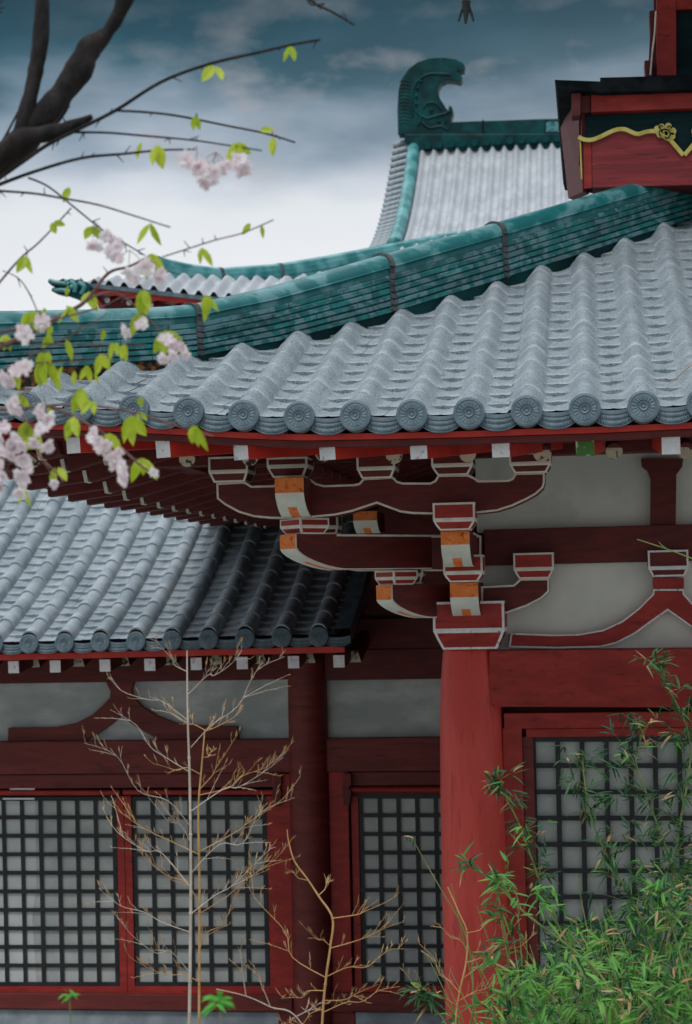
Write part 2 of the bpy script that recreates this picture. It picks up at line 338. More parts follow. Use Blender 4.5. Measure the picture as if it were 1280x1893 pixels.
def arm_mesh(zt, zm, zb, run, length, w):
    """bracket arm pointing along -Y, its nose at y=0: orange face, white curved underside with an orange patch"""
    mb = MB(); h = w/2; k = 8
    prof = [(0, zt), (0, zm)]
    cur = [(run*(1-math.cos(a))*0 + run*(math.sin(a))**1.25, zm-(zm-zb)*(1-math.cos(a))) for a in srange(0, math.pi/2, k+1)]
    cur = [(run*(t**1.5), zm-(zm-zb)*(1-(1-t)**1.35)) for t in srange(0, 1, k+1)]
    mb.add([(-h, 0, zt), (h, 0, zt), (h, 0, zm), (-h, 0, zm)], [(0, 1, 2, 3)], 1)
    for i in range(k):
        (y0, a0), (y1, a1) = cur[i], cur[i+1]
        xs = (-h, -h*.30, h*.34, h)
        for j in range(3):
            mi = 1 if (j == 1 and i >= k*0.5) else 2
            mb.add([(xs[j], y0, a0), (xs[j+1], y0, a0), (xs[j+1], y1, a1), (xs[j], y1, a1)], [(0, 1, 2, 3)], mi)
    side = [(0, zt), (0, zm)] + cur[1:] + [(length, zb), (length, zt)]
    n = len(side)
    def off(p):  # painted edge along nose and curve
        return p
    e = .010
    inner = [(e, zt)] + [(y+e*1.0, z+e*.8) for y, z in [(0, zm)] + cur[1:]] + [(length, zb+e)]
    outer = [(0, zt)] + [(0, zm)] + cur[1:] + [(length, zb)]
    for sx in (-h, h):
        for i in range(len(outer)-1):
            mb.add([(sx, *outer[i]), (sx, *inner[i]), (sx, *inner[i+1]), (sx, *outer[i+1])], [(0, 1, 2, 3)], 3)
        mb.add([(sx, y, z) for y, z in inner] + [(sx, length, zt)], [tuple(range(len(inner)+1))], 0)
    for sx in (-h-.002, h+.002):
        if length > .9: mb.add([(sx, .34, zt), (sx, length*.9, zt), (sx, length*.9, zt-.014), (sx, .34, zt-.014)], [(0, 1, 2, 3)], 3)
    mb.add([(-h, 0, zt), (h, 0, zt), (h, length, zt), (-h, length, zt)], [(0, 1, 2, 3)], 0)
    mb.add([(-h, run, zb), (h, run, zb), (h, length, zb), (-h, length, zb)], [(0, 1, 2, 3)], 0)
    return mb
ARM = ['redshade', 'orange', 'armwhite', 'line']

# ------------------------------------------------------------------ ground
g = MB(); g.add([(-600, -200, -4.9), (600, -200, -4.9), (600, 900, -4.9), (-600, 900, -4.9)], [(0, 1, 2, 3)])
go = g.build('ground', 'ground', fix=False); go['kind'] = 'structure'

# ------------------------------------------------------------------ tiled roof generator
def roof_tiles(name, m_, parent, c0, nrows, pitch, tmax, fmap, Lp, Lb, rb, stp, tlim, ncross=15, seams=(), flat=0, jit=.004, amp=1.0, phase=0.0, bstep=.4, crisp=0):
    """rows of round cover tiles and pans. s runs along the eave, t up the slope. fmap(s,t,h) -> point"""
    mb = MB()
    half = pitch/2; rw = rb*1.24
    if crisp: rw = rb*1.02
    def circ(a):
        if crisp: return math.sqrt(max(0, rb*rb-a*a))*1.05
        return rb*1.02*(.5+.5*math.cos(math.pi*min(1, a/rw)))**.80
    ds = [-half, -half*.88] + [rw*x for x in (-1.12, -.99, -.88, -.76, -.62, -.45, -.25, 0, .25, .45, .62, .76, .88, .99, 1.12)] + [half*.88, half]
    if ncross < 12: ds = [-half, -half*.75, -rb, -rb*.7, 0, rb*.7, rb, half*.75, half]
    ts = []; k = 0
    L0 = Lp
    t = 0.0
    while t < tlim:
        ts += [t-.004, t, t+L0*.04, t+L0*.35, t+L0*.7]; t += L0
    # cover tile joints
    tb = 0.0
    while tb < tlim: ts += [tb+.001, tb+Lb*.03, tb+Lb*.4]; tb += Lb
    ts = sorted(set(round(x, 4) for x in ts if x >= 0)); ts.append(tlim)
    for r in range(nrows):
        c = c0+r*pitch; rnd = random.Random(r*17+3)
        bj = 0
        for i in range(len(ds)-1):
            o = len(mb.v); tmc = min(tlim, max(tmax(c+ds[i]), tmax(c+ds[i+1])))
            if tmc <= 0: continue
            tt = [x for x in ts if x < tmc] + [tmc]
            for d in (ds[i], ds[i+1]):
                a = abs(d); ph = min(1, max(0, (a-rw*.8)/(half-rw*.8)))
                pan = -.022*math.sin(ph*math.pi/2)*amp
                hb = circ(a)*amp
                isb = a < rw*.93
                for t in tt:
                    fp = ((t+2e-4)/Lp) % 1; fb = ((t-8e-4)/Lb) % 1
                    if isb: h = hb + stp*bstep*(1-fb)**1.5
                    else: h = pan + stp*(1-fp)**1.3*(.25+.75*ph)
                    q = noise.noise(Vector((c*1.7+d*.5, t*1.3, 4.2)))*jit
                    if r in seams and -rw < d <= rw*.77: h += .014
                    tm = tmax(c+d)
                    mb.v.append(tuple(fmap(c+d, min(t, max(0, tm)), h+q)))
            n = len(tt)
            for j in range(n-1):
                mb.f.append((o+j, o+n+j, o+n+j+1, o+j+1)); mb.m.append(0)
                uu = (c+ds[i])/pitch; u2 = (c+ds[i+1])/pitch
                isb = abs(ds[i]+ds[i+1])/2 < rw*.93
                LL, oo = (Lb, bj) if isb else (Lp, 0)
                mb.uv[len(mb.f)-1] = [(uu, tt[j]/LL+oo), (u2, tt[j]/LL+oo), (u2, tt[j+1]/LL+oo), (uu, tt[j+1]/LL+oo)]
    ob = mb.build(name, m_, parent, smooth='auto', fix=True, angle=38)
    return ob

def end_cap_mesh(name, r, m_):
    """round eave-end tile with a carved wheel of petals, facing -Y, centre at the origin"""
    mb = MB(); n = 72
    radii = [1.0, .97, .90, .82, .79, .76, .72, .66, .50, .40, .36, .31, .27, .20, .12, .09, 0.001]
    def hgt(q, a):
        rr = radii[q]
        if rr >= .96: return .004
        if rr >= .80: return .008
        if rr > .74: return .005
        if rr > .38:
            w_ = abs(math.sin(a*9)); return .0075 if w_ > .28 else .0045
        if rr > .30: return .003
        if rr > .25: return .010
        if rr > .15: return .008
        if rr > .10: return .003
        return .010
    def f(a, q):
        x = radii[q]*r; z = hgt(q, a)
        return (x*math.cos(a), -z, x*math.sin(a))
    A = [2*math.pi*k/n for k in range(n+1)]
    mb.grid(f, A, list(range(len(radii))))
    mb.grid(lambda a, q: ((r*(1 if q < 2 else .97))*math.cos(a), (-.004, .02, .06)[q], (r*(1 if q < 2 else .97))*math.sin(a)), A, [0, 1, 2])
    return mb
def drip_mesh(width, sag, hgt):
    """crescent eave tile between two round ends, facing -Y: stepped ribs and a row of notches"""
    mb = MB(); prof = [(.03, .012), (0, .010), (-.004, 0), (-.004, -.14), (.003, -.18), (.003, -.26), (-.006, -.30), (-.006, -.46), (.003, -.50), (.003, -.60), (-.008, -.64), (-.010, -.84), (-.002, -.90), (-.014, -.94), (-.014, -1.0), (.03, -1.0)]
    nu = 42
    def f(u, q):
        y, z = prof[q]; x = width*(u-.5); s_ = -sag*(1-(2*u-1)**2)
        y *= .6 if y > -.013 else 1
        if q in (10, 11) and int(u*nu) % 3 == 0: y += .006
        if q in (6, 7) and int(u*nu) % 2 == 0: y += .004
        zz_ = z*hgt if z < 0 else z
        return (x, y, s_+zz_*(1 - .25*abs(2*u-1)**3))
    mb.grid(f, [i/nu for i in range(nu+1)], list(range(len(prof))))
    return mb

# ================================================================== MAIN HALL
hall = thing('temple_hall', 'large near red temple hall with teal hip ridge and outlined orange-tipped brackets', 'temple hall', (-.8, 12.8, -3.7))
XC = -4.05; YE = 10.0
discpx = [(35, 751), (140, 753), (245, 757), (350, 762), (455, 768), (560, 771), (665, 769), (770, 767), (875, 764), (980, 760), (1088, 757), (1190, 752), (1297, 747)]
dX = [XZ(x, y, YE)[0] for x, y in discpx]; dZ = [XZ(x, y, YE)[1] for x, y in discpx]
PITCHX = (dX[11]-dX[3])/8; X0 = dX[3]-PITCHX*5
zlin = lambda X: interp([XC, XC+.4]+dX, [dZ[0]+.10, dZ[0]+.05]+dZ, X)
# tile heights on the hip line, from where the rows meet the ridge
hp = []
for px, py in ((-15, 705), (100, 694), (245, 676), (350, 656), (560, 600), (655, 582), (850, 528), (1020, 482), (1105, 455), (1200, 420)):
    lo, hi = .05, 6
    for _ in range(50):
        t = (lo+hi)/2; q = proj(Vector((XC+t, YE+t, 1.5)))
        if q[0] < px: lo = t
        else: hi = t
    hp.append((t, XZ(px, py, YE+t)[1]))
pt = [0]+[t for t, z in hp]; pz = [.02]+[z-.045-zlin(XC+t)*1.0 for t, z in hp]
pz = [max(.0, q) for q in pz]
# smooth concave fit of the slope
import itertools
def fitq(ts, zs):
    S = [[0]*3 for _ in range(2)]
    a11 = sum(t*t for t in ts); a12 = sum(t**3 for t in ts); a22 = sum(t**4 for t in ts); b1 = sum(t*z for t, z in zip(ts, zs)); b2 = sum(t*t*z for t, z in zip(ts, zs))
    D = a11*a22-a12*a12; return ((b1*a22-b2*a12)/D, (a11*b2-a12*b1)/D)
qa, qb = fitq(pt[1:], pz[1:])
print('main slope', qa, qb, 'pitch', PITCHX, [round(z, 2) for z in dZ])
prof = lambda t: qa*t+qb*t*t
def zsurf(X, t): return zlin(X)-.004+prof(t)
TL = 4.9
fmapF = lambda s, t, h: (s, YE+t-.35*h, zsurf(s, t)+h*.93)
roof_tiles('roof_tiles', 'tile', hall, X0-6*PITCHX, 28, PITCHX, lambda s: s-XC, fmapF, .235, .34, .080, .024, TL, seams=(12, 9, 17), jit=.007, phase=1, bstep=.20, amp=.86)
fmapS = lambda s, t, h: (XC+t-.35*h, s, zsurf(XC+(s-YE), t)+h*.93)
roof_tiles('roof_tiles', 'tile', hall, YE+.15, 40, .318, lambda s: min(s-YE, 22.6-s+3), fmapS, .25, .34, .083, .014, 4.0, ncross=9)

# round end tiles and drip tiles along the front eave and the side eave
capm = end_cap_mesh('round_end_tile', .089, 'cap'); cap0 = None
dripm = drip_mesh(PITCHX-.10, .020, .084)
for k in range(28):
    X = X0+(k-6)*PITCHX
    if X < XC+.05 or X > 3.2: continue
    z = zlin(X)
    if cap0 is None:
        cap0 = capm.build('round_end_tile', 'cap', hall, smooth='auto', origin=(0, 0, 0), angle=35); o = cap0
        drip0 = dripm.build('drip_tile', 'cap', hall, smooth='auto', origin=(0, 0, 0), angle=50); d = drip0
    else:
        o = cap0.copy(); col.objects.link(o); d = drip0.copy(); col.objects.link(d)
    o.location = rel(hall, (X, YE-.028, z)); o.rotation_euler = (R(random.uniform(-9, -5)), R(random.uniform(-180, 180)), 0)
    o.rotation_euler = (R(-7+random.uniform(-2, 2)), 0, R(random.uniform(-2, 2)))
    zr = zlin(X+PITCHX); d.location = rel(hall, (X+PITCHX/2, YE-.004, (z+zr)/2-.002)); d.rotation_euler = (0, -math.atan2(zr-z, PITCHX), 0)
for k in range(36):
    Y = YE+.15+k*.318; z = zlin(XC+(Y-YE))
    o = cap0.copy(); col.objects.link(o); o.location = rel(hall, (XC-.028, Y, z)); o.rotation_euler = (0, 0, R(-90))
    d = drip0.copy(); col.objects.link(d); d.location = rel(hall, (XC-.004, Y+.159, z-.02)); d.rotation_euler = (0, 0, R(-90))

# eave boards following the curve of the eave
def eave_board(name, m_, off, h, y0, y1, par, bevel=.004):
    mb = MB(); xs = srange(XC+.0, 3.2, 40)
    q = [(y0, -h/2), (y1, -h/2), (y1, h/2), (y0, h/2), (y0, -h/2)]
    mb.grid(lambda X, i: (X, q[i][0], zlin(X)+off+q[i][1]), xs, range(5))
    return mb.build(name, m_, par, smooth='auto')
eave_board('eave_board', 'redlit', -.113, .034, YE+.03, YE+.15, hall)
eave_board('eave_board', 'redshade', -.150, .034, YE+.055, YE+.17, hall)
mb = MB(); q = [(0, -.05), (.12, -.05), (.12, .03), (0, .03), (0, -.05)]
mb.grid(lambda Y, i: (XC+.03+q[i][0], Y, zlin(XC+Y-YE)-.12+q[i][1]), srange(YE, 22, 30), range(5)); mb.build('eave_board', 'redshade', hall)
# soffit boards
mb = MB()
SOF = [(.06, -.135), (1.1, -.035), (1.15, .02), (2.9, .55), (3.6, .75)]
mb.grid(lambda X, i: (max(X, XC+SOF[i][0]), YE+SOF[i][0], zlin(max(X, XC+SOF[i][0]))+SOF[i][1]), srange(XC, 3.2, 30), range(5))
mb.build('front_soffit', 'redshade', hall)
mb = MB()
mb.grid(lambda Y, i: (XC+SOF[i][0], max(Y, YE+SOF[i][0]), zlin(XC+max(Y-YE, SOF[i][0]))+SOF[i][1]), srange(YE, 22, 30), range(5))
mb.build('side_soffit', 'redshade', hall)
# flying rafters, white painted ends
rafpx = [(-40, 812), (-190, 806), (135, 818), (301, 826), (445, 830), (605, 830), (774, 828), (926, 825), (1082, 822), (1241, 819), (1398, 815), (1555, 811), (1712, 807)]
for i, (px, py) in enumerate(rafpx):
    x, z = XZ(px, py, YE+.10)
    fan = -.50*max(0, min(1, (1200-px)/800)); w_ = .104 if px > 350 else .108
    e_ = max(.3, min(1.7, x-XC-.1)); mb = MB(); a = Vector((x, YE+.10, z)); b = Vector((x-fan*(e_-.1), YE+e_, z+(e_-.1)*.106))
    mb.beam(a-Vector((0, 0, .006)), b-Vector((0, 0, .006)), w_, .116, 0, mend=1)
    o = mb.build('flying_rafter', ['redlit', 'whitegreen' if px == 1082 else 'white'], hall, bevel=.003)
    if px == 1082: o['label'] = 'rafter with mossy green painted end'
# round base rafters with peeling ends
basepx = [(60, 850), (205, 850), (346, 848), (462, 846), (598, 838), (729, 842), (865, 839), (1002, 838), (1136, 834), (1270, 833), (1406, 828), (1542, 823)]
for i, (px, py) in enumerate(basepx):
    x, z = XZ(px, py, YE+1.02); mb = MB()
    mb.tube([(x, YE+1.02, z), (x, YE+1.026, z)], .052, 20, 1); e_ = max(1.1, min(3.2, x-XC-.1)); mb.tube([(x, YE+1.026, z), (x+.02, YE+e_, z+(e_-1.026)*.285)], .052, 20, 0)
    mb.build('round_rafter', ['redshade', 'peel'], hall, smooth='auto')
# side eave rafters
for k in range(24):
    Y = YE+.62+k*.5
    z = zlin(XC+Y-YE)-.19
    mb = MB(); e_ = min(1.9, Y-YE-.02); mb.beam((XC+.10, Y, z), (XC+e_, Y, z+(e_-.1)*.11), .10, .11, 0, mend=1); mb.build('flying_rafter', ['redshade', 'white'], hall, bevel=.003)
    mb = MB(); mb.beam((XC+.66, Y+.02, z-.055), (XC+.685, Y+.02, z-.050), .109, .08, 1, mend=1); e_ = max(.8, min(3.2, Y-YE-.1)); mb.beam((XC+.70, Y+.02, z-.047), (XC+e_, Y+.02, z-.047+(e_-.7)*.27), .11, .088, 0); mb.build('base_rafter', ['redshade', 'line'], hall)
# hip rafter
mb = MB(); z = zlin(XC)-.22; mb.beam((XC+.08, YE+.08, z), (-.8, 12.9, z+.62), .17, .2, 0, mend=1); mb.build('hip_rafter', ['redshade', 'white'], hall, bevel=.004)

# hip ridge: stacked courses, round cap, dark collars
ridge_top = [(-120, 576), (-15, 575), (140, 573), (300, 567), (349, 563), (351, 563), (500, 530), (704, 472), (712, 470), (915, 413), (1105, 358), (1230, 322), (1330, 296)]
RT = []
for px, py in ridge_top:
    lo, hi = .02, 7
    for _ in range(50):
        t = (lo+hi)/2; q = proj(Vector((XC+t, YE+t, 1.8)))
        if q[0] < px: lo = t
        else: hi = t
    RT.append((t, XZ(px, py, YE+t)[1]))
rt = [t for t, z in RT]; rz = [z for t, z in RT]
ztop = lambda t: interp(rt, rz, t)
def sidept(t, u, h): # u across the ridge, positive is the camera side
    return (XC+t+u*.7071, YE+t-u*.7071, h)
seamt = []
for px in (350, 708, 918):
    lo, hi = .02, 7
    for _ in range(50):
        t = (lo+hi)/2; q = proj(Vector((XC+t, YE+t, 1.8)))
        if q[0] < px: lo = t
        else: hi = t
    seamt.append(t)
RW = .13; RH = .385
HK = lambda t: interp([.1, .6, 1.45, 2.5, 4], [1.03, .97, .93, 1.12, 1.14], t)
def ridge_section():
    s_ = [(-RW, -RH-.12)]
    out = []
    nc = 7; hh = (RH-.10)/nc
    for k in range(nc):
        zb = -RH+k*hh
        out += [(RW-.012, zb), (RW+.008-.003*k, zb+.007), (RW+.008-.003*k, zb+hh-.009), (RW-.012, zb+hh-.003)]
    cap = [(RW+.002, -.10), (RW+.004, -.094)] + [(math.cos(a)*(RW-.005), -.088+math.sin(a)*.088) for a in srange(0, math.pi/2, 7)]
    right = out+cap
    left = [(-x, z) for x, z in right[::-1]]
    return right, left
right, left = ridge_section()
sec = right+left[1:]; ncap0 = 24
for i, (t0, t1) in enumerate(zip([.12]+seamt, seamt+[5.4])):
    mb = MB(); n_ = max(4, int((t1-t0)/.12)); tsx = srange(t0+(.012 if i else 0), t1-.012, n_)
    swell = lambda t: .0
    def f(t, q):
        u, h = sec[q]; tt = ztop(t)
        k = 1.0+.02*math.sin((t-t0)/(t1-t0)*math.pi)
        return sidept(t, u*k, tt+h*HK(t)+ .004*noise.noise(Vector((t*3, q, 1))))
    uvf = lambda t, q: (t*1.414+i*.13, sec[q][1]+RH)
    nr = 25
    mb.grid(f, tsx, list(range(0, nr)), 0, uvf); mb.grid(f, tsx, list(range(nr-1, len(sec)-nr+1)), 1, uvf); mb.grid(f, tsx, list(range(len(sec)-nr, len(sec))), 0, uvf)
    for te, rev in ((tsx[0], 1), (tsx[-1], 0)):
        mb.add([f(te, q) for q in range(len(sec))], [tuple(range(len(sec)))], 1)
    mb.build('hip_ridge', ['courses', 'glazecap'], hall, smooth='auto', fix=True, angle=30)
for t in seamt:
    mb = MB()
    mb.grid(lambda a, q: sidept(t+a, sec[q][0]*1.07, ztop(t)+sec[q][1]*1.03*HK(t)+.012), [-.016, .016], list(range(len(sec))))
    for a in (-.016, .016): mb.add([sidept(t+a, sec[q][0]*1.07, ztop(t)+sec[q][1]*1.03*HK(t)+.012) for q in range(len(sec))], [tuple(range(len(sec)))])
    mb.build('ridge_collar', 'mortar', hall)
# mortar bed beneath the ridge
mb = MB(); qs = [(-.10, -.02), (.10, -.02), (.15, -.20), (.15, -.32)]
mb.grid(lambda t, q: sidept(t, (-.10, -.12, -.12, .10, .115, .115)[q]*1.0, ztop(t)-RH*HK(t)+(0.0, -.02, -.3, -.3, -.02, 0)[(0, 1, 2, 3, 4, 5)[q]]), srange(seamt[0]+.0, 4.7, 30), [0, 1, 2, 3, 4, 5])
mb.build('ridge_bed', 'glazefar', hall)
mb = MB()
mb.grid(lambda t, q: sidept(t, (-.10, -.12, -.12, .10, .115, .115)[q]*1.0, ztop(t)-RH*HK(t)+(0.0, -.02, -.3, -.3, -.02, 0)[q]), srange(.12, seamt[0]-.01, 14), [0, 1, 2, 3, 4, 5])
mb.build('ridge_bed', 'mud', hall)

# purlin over the brackets
zp0 = XZ(760, 850, 11.7)[1]
mb = MB(); mb.box(-3.1, 3.2, 11.78, 11.94, zp0+.012, zp0+.19); mb.build('eave_purlin', 'redshade', hall, bevel=.006)
mb = MB(); mb.box(-2.9, -2.74, 11.95, 22, zp0+.012, zp0+.19); mb.build('eave_purlin', 'redshade', hall, bevel=.006)
# ---- bracket set
BM = ('redshade', 'line')
beamA = [(400, 893), (401, 922), (416, 934), (442, 948), (470, 956), (500, 959), (540, 959), (578, 957), (620, 953), (652, 946), (676, 938), (697, 931), (718, 939), (740, 947), (762, 950), (800, 951),
         (884, 949), (920, 945), (948, 936), (972, 925), (992, 914), (1005, 902), (1008, 892), (1008, 873), (953, 874), (947, 884), (939, 887), (885, 888), (877, 882), (865, 877), (810, 878), (804, 888), (796, 892), (745, 892), (735, 889), (727, 881), (672, 884), (664, 893), (655, 895), (600, 897), (585, 893), (575, 884), (505, 884), (508, 897), (465, 898), (456, 892), (450, 890)]
beamA = [p for p in beamA if p not in ((505, 884), (508, 897))]; 
beamA[beamA.index((575, 884)):beamA.index((575, 884))+1] = [(575, 886), (512, 890), (506, 897)]
outlined('bracket_beam', pxpoly(beamA, 11.62), 11.62, 11.80, ('redshade', 'line'), hall, .0135)
for b in ((385, 458, 844, 872, 891, .78), (493, 568, 845, 862, 882, .74), (659, 730, 838, 866, 884, .76), (797, 874, 838, 860, 878, .72), (941, 1019, 836, 857, 874, .74)):
    masu('bearing_block', b[0], b[1], b[2], b[3], b[4], 11.56, hall, b[5], mats=BM)
def front_arm(pxl, pxr, yt, ym, yb, Yf, run, length, rot=0):
    x0, zt = XZ(pxl, yt, Yf); x1, _ = XZ(pxr, yt, Yf); c = (pxl+pxr)/2
    zt = XZ(c, yt, Yf)[1]; zm = XZ(c, ym, Yf)[1]; zb = XZ(c+6, yb, Yf+run)[1]
    mb = arm_mesh(zt, zm, zb, run, length, x1-x0)
    o = mb.build('bracket_arm', ARM, hall, fix=True); o.location = rel(hall, ((x0+x1)/2, Yf, 0))
    return o
front_arm(508, 561, 883, 911, 956, 11.30, .26, .55)
front_arm(815, 868, 981, 1007, 1048, 11.72, .26, 1.1)
front_arm(832, 884, 1077, 1104, 1140, 12.28, .24, .6)
masu('bearing_block', 800, 878, 929, 961, 980, 11.50, hall, .70, mats=('red', 'line'), depth=.13)
masu('bearing_block', 819, 892, 1026, 1059, 1076, 12.10, hall, .70, mats=('red', 'line'), depth=.13)
masu('bearing_block', 721, 782, 1031, 1063, 1080, 12.42, hall, .82, mats=BM, depth=.1)
masu('bearing_block', 585, 625, 950, 975, 988, 12.1, hall, .82, mats=BM, depth=.1)
# far arm noses between the tiers
front_arm(653, 697, 945, 962, 986, 13.6, .2, .5)
# diagonal arms at the corner
XCOL, YCOL = XZ(871, 1300, 12.8)[0], 12.8
def diag_a(px, z):
    lo, hi = 0, 3
    for _ in range(50):
        a = (lo+hi)/2; q = proj(Vector((XCOL-a, YCOL-a, z)))
        if q[0] > px: lo = a
        else: hi = a
    return a
def diag_arm(pxc, yt, ym, yb, run, length, w_=.17):
    a = diag_a(pxc, .2); Y = YCOL-a
    zt = XZ(pxc, yt, Y)[1]; zm = XZ(pxc, ym, Y)[1]; zb = XZ(pxc, yb, Y+run*.7)[1]
    o = arm_mesh(zt, zm, zb, run, length, w_).build('bracket_arm', ARM, hall, fix=True)
    o.location = rel(hall, (XCOL-a, Y, 0)); o.rotation_euler.z = R(-45)
    return a, zt
a2, z2t = diag_arm(533, 988, 1015, 1056, .40, 1.5, .18)
a1, z1t = diag_arm(709, 1082, 1109, 1144, .34, .75, .17)
def diag_masu(a, zb, h, half, name='bearing_block', tp=.76):
    Y = YCOL-a; q = proj(Vector((XCOL-a, Y, zb)))
    s_ = FPX/Y; pxh = half*s_
    o = masu(name, q[0]-pxh, q[0]+pxh, q[1]-h*s_, q[1]-h*s_*.45, q[1], Y, hall, tp, mats=('red', 'line'), rot=0, lw=.012)
    o.location = rel(hall, (XCOL-a, Y, 0)); o.rotation_euler.z = R(-45); return o
diag_masu(a2-.10, z2t, .105, .115)
diag_masu(a1-.08, z1t, .100, .105)
# top rail of the lower diagonal arm and of the wall side arm
sidearm = [(890, 1084), (950, 1081), (962, 1070), (1016, 1069), (1016, 1094), (1002, 1107), (975, 1121), (938, 1134), (890, 1140)]
outlined('side_bracket_arm', pxpoly(sidearm, 12.62), 12.62, 12.78, ('redshade', 'line'), hall, .0135)
masu('bearing_block', 949, 1024, 1022, 1052, 1070, 12.58, hall, .74, mats=('red', 'line'), depth=.1)
masu('capital_block', 800, 932, 1112, 1166, 1201, 12.48, hall, .76, mats=('red', 'linew'), lw=.017)
lefta = [(890, 1084), (735, 1084), (724, 1080), (700, 1080), (697, 1103), (720, 1120), (760, 1136), (800, 1142), (890, 1142)]
outlined('side_bracket_arm', pxpoly(lefta, 12.72), 12.72, 12.80, ('redshade', 'line'), hall, .012)
leftb = [(890, 990), (594, 992), (584, 985), (548, 985), (548, 1010), (575, 1035), (610, 1050), (660, 1056), (890, 1056)]
outlined('side_bracket_arm', pxpoly(leftb, 12.45), 12.45, 12.60, ('redshade', 'line'), hall, .012)
# column
cx, cy = XCOL, 12.8
mb = MB(); zt_ = XZ(866, 1202, 12.6)[1]
mb.lathe([(.205, -4.2)] + [(r_, z_) for r_, z_ in ((.232, -3.2), (.236, -2.2), (.233, -1.4), (.224, -.9), (.212, -.6), (.192, zt_-.03), (.185, zt_))], cx, cy, 64)
mb.build('column', 'redcol', hall, smooth='auto')
# wall beams and panels
def pbox(name, px0, px1, py0, py1, Yf, Yb, m_, par, bevel=.005, shift=0):
    pym = (max(py0, 0)+min(py1, 1893))/2; pxm = (max(px0, 0)+min(px1, 1280))/2
    x0 = XZ(px0, pym, Yf)[0]; x1 = XZ(px1, pym, Yf)[0]; z1 = XZ(pxm, py0, Yf)[1]; z0 = XZ(pxm, py1, Yf)[1]
    mb = MB(); mb.box(x0, x1, Yf, Yb, z0, z1); return mb.build(name, m_, par, bevel=bevel)
YW = 12.78
pbox('plaster_panel', 880, 2100, 815, 980, YW+.10, YW+.2, 'plaster', hall)
pbox('plaster_panel', 880, 2100, 1020, 1205, YW+.09, YW+.21, 'plaster', hall)
pbox('wall_beam', 895, 2100, 974, 1041, YW-.02, YW+.088, 'redshade', hall)
strutpost = [(1186, 848), (1264, 848), (1262, 862), (1251, 878), (1250, 974), (1203, 974), (1204, 885), (1198, 870), (1188, 862)]
mb = MB(); mb.prism(pxpoly(strutpost, YW+.01), YW+.01, YW+.098); mb.build('wall_post', 'redshade', hall)
frog = [(1208, 1089), (1207, 1098), (1180, 1125), (1150, 1148), (1115, 1164), (1070, 1172), (1020, 1173), (945, 1170), (941, 1197), (1030, 1199), (1110, 1197), (1140, 1190), (1175, 1172), (1205, 1150), (1235, 1129),
        (1265, 1150), (1295, 1172), (1330, 1190), (1360, 1196), (1440, 1199), (1529, 1197), (1527, 1172), (1450, 1173), (1400, 1172), (1355, 1164), (1320, 1148), (1290, 1125), (1266, 1098), (1265, 1089)]
outlined('frog_leg_strut', pxpoly(frog[::-1], YW), YW, YW+.088, ('red', 'linew'), hall, .012)
mb = MB(); mb.prism(pxpoly([(1208, 1068), (1265, 1068), (1265, 1088), (1208, 1088)], YW-.004), YW-.004, YW+.087); mb.build('strut_neck', 'red', hall)
masu('bearing_block', 1198, 1273, 1017, 1050, 1066, YW-.08, hall, .78, mats=('redshade', 'linew'), depth=.08)
nose = [(905, 1203), (1800, 1192), (1800, 1310), (917, 1307), (908, 1300), (904, 1270)]
mb = MB(); mb.prism(pxpoly(nose, YW-.14), YW-.14, YW+.14); mb.build('lintel_beam', 'red', hall, bevel=.006)
pbox('door_head', 932, 1800, 1317, 1346, YW-.05, YW+.1, 'red', hall)
pbox('door_jamb', 936, 972, 1346, 2400, YW-.046, YW+.1, 'red', hall)
pbox('inner_head', 972.5, 1800, 1346, 1362, YW-.015, YW+.1, 'red', hall)
pbox('inner_jamb', 972.5, 993, 1362, 2400, YW-.012, YW+.1, 'redwing', hall)
def lattice(par, vxs, hys, Yf, Yb, bar, ext, mname='lattice', bow=0):
    Yf = Yb-(Yb-Yf)*.6
    fr = MB(); x0 = vxs[0]; x1 = vxs[-1]; y0 = hys[0]; y1 = hys[-1]
    def bx(px0, px1, py0, py1, a, b):
        pym = (py0+py1)/2; pxm = (px0+px1)/2
        fr.add([P3(px, py, Y) for Y in (a, b) for px, py in ((px0, py0), (px1, py0), (px1, py1), (px0, py1))],
               [(3, 2, 1, 0), (4, 5, 6, 7), (0, 1, 5, 4), (1, 2, 6, 5), (2, 3, 7, 6), (3, 0, 4, 7)])
    lean = .021
    for x in vxs:
        dx = lean*(y1-y0)/2
        a = (x-bar/2, x+bar/2)
        fr.add([P3(px, py, Y) for Y in (Yf, Yb) for px, py in ((a[0]-dx, y0), (a[1]-dx, y0), (a[1]+dx, y1), (a[0]+dx, y1))],
               [(3, 2, 1, 0), (4, 5, 6, 7), (0, 1, 5, 4), (1, 2, 6, 5), (2, 3, 7, 6), (3, 0, 4, 7)])
    for y in hys:
        bx(x0-6, x1+6, y-bar/2, y+bar/2, Yf-.006, Yb-.004)
    return fr.build('lattice', mname, par)
win = pbox('window', 990, 1750, 1360, 2400, YW+.06, YW+.09, 'paper', hall, 0)
lattice(win, [996+45*k for k in range(17)], [1367+48.6*k for k in range(20)], YW+.005, YW+.05, 9, 0)
# side wall running back from the corner column, and the plinth
mb = MB(); mb.box(XCOL-.05, XCOL+.05, 12.9, 22, -3.7, 1.2); mb.build('side_wall', 'redshade', hall)
mb = MB(); mb.box(XCOL, 8, YW+.22, 22, -3.7, 1.3); mb.build('inner_wall', 'redshade', hall)
mb = MB(); mb.box(XCOL-.3, 9, 11.9, 22, -4.9, -3.75); mb.build('plinth', 'stone', hall, bevel=.02)

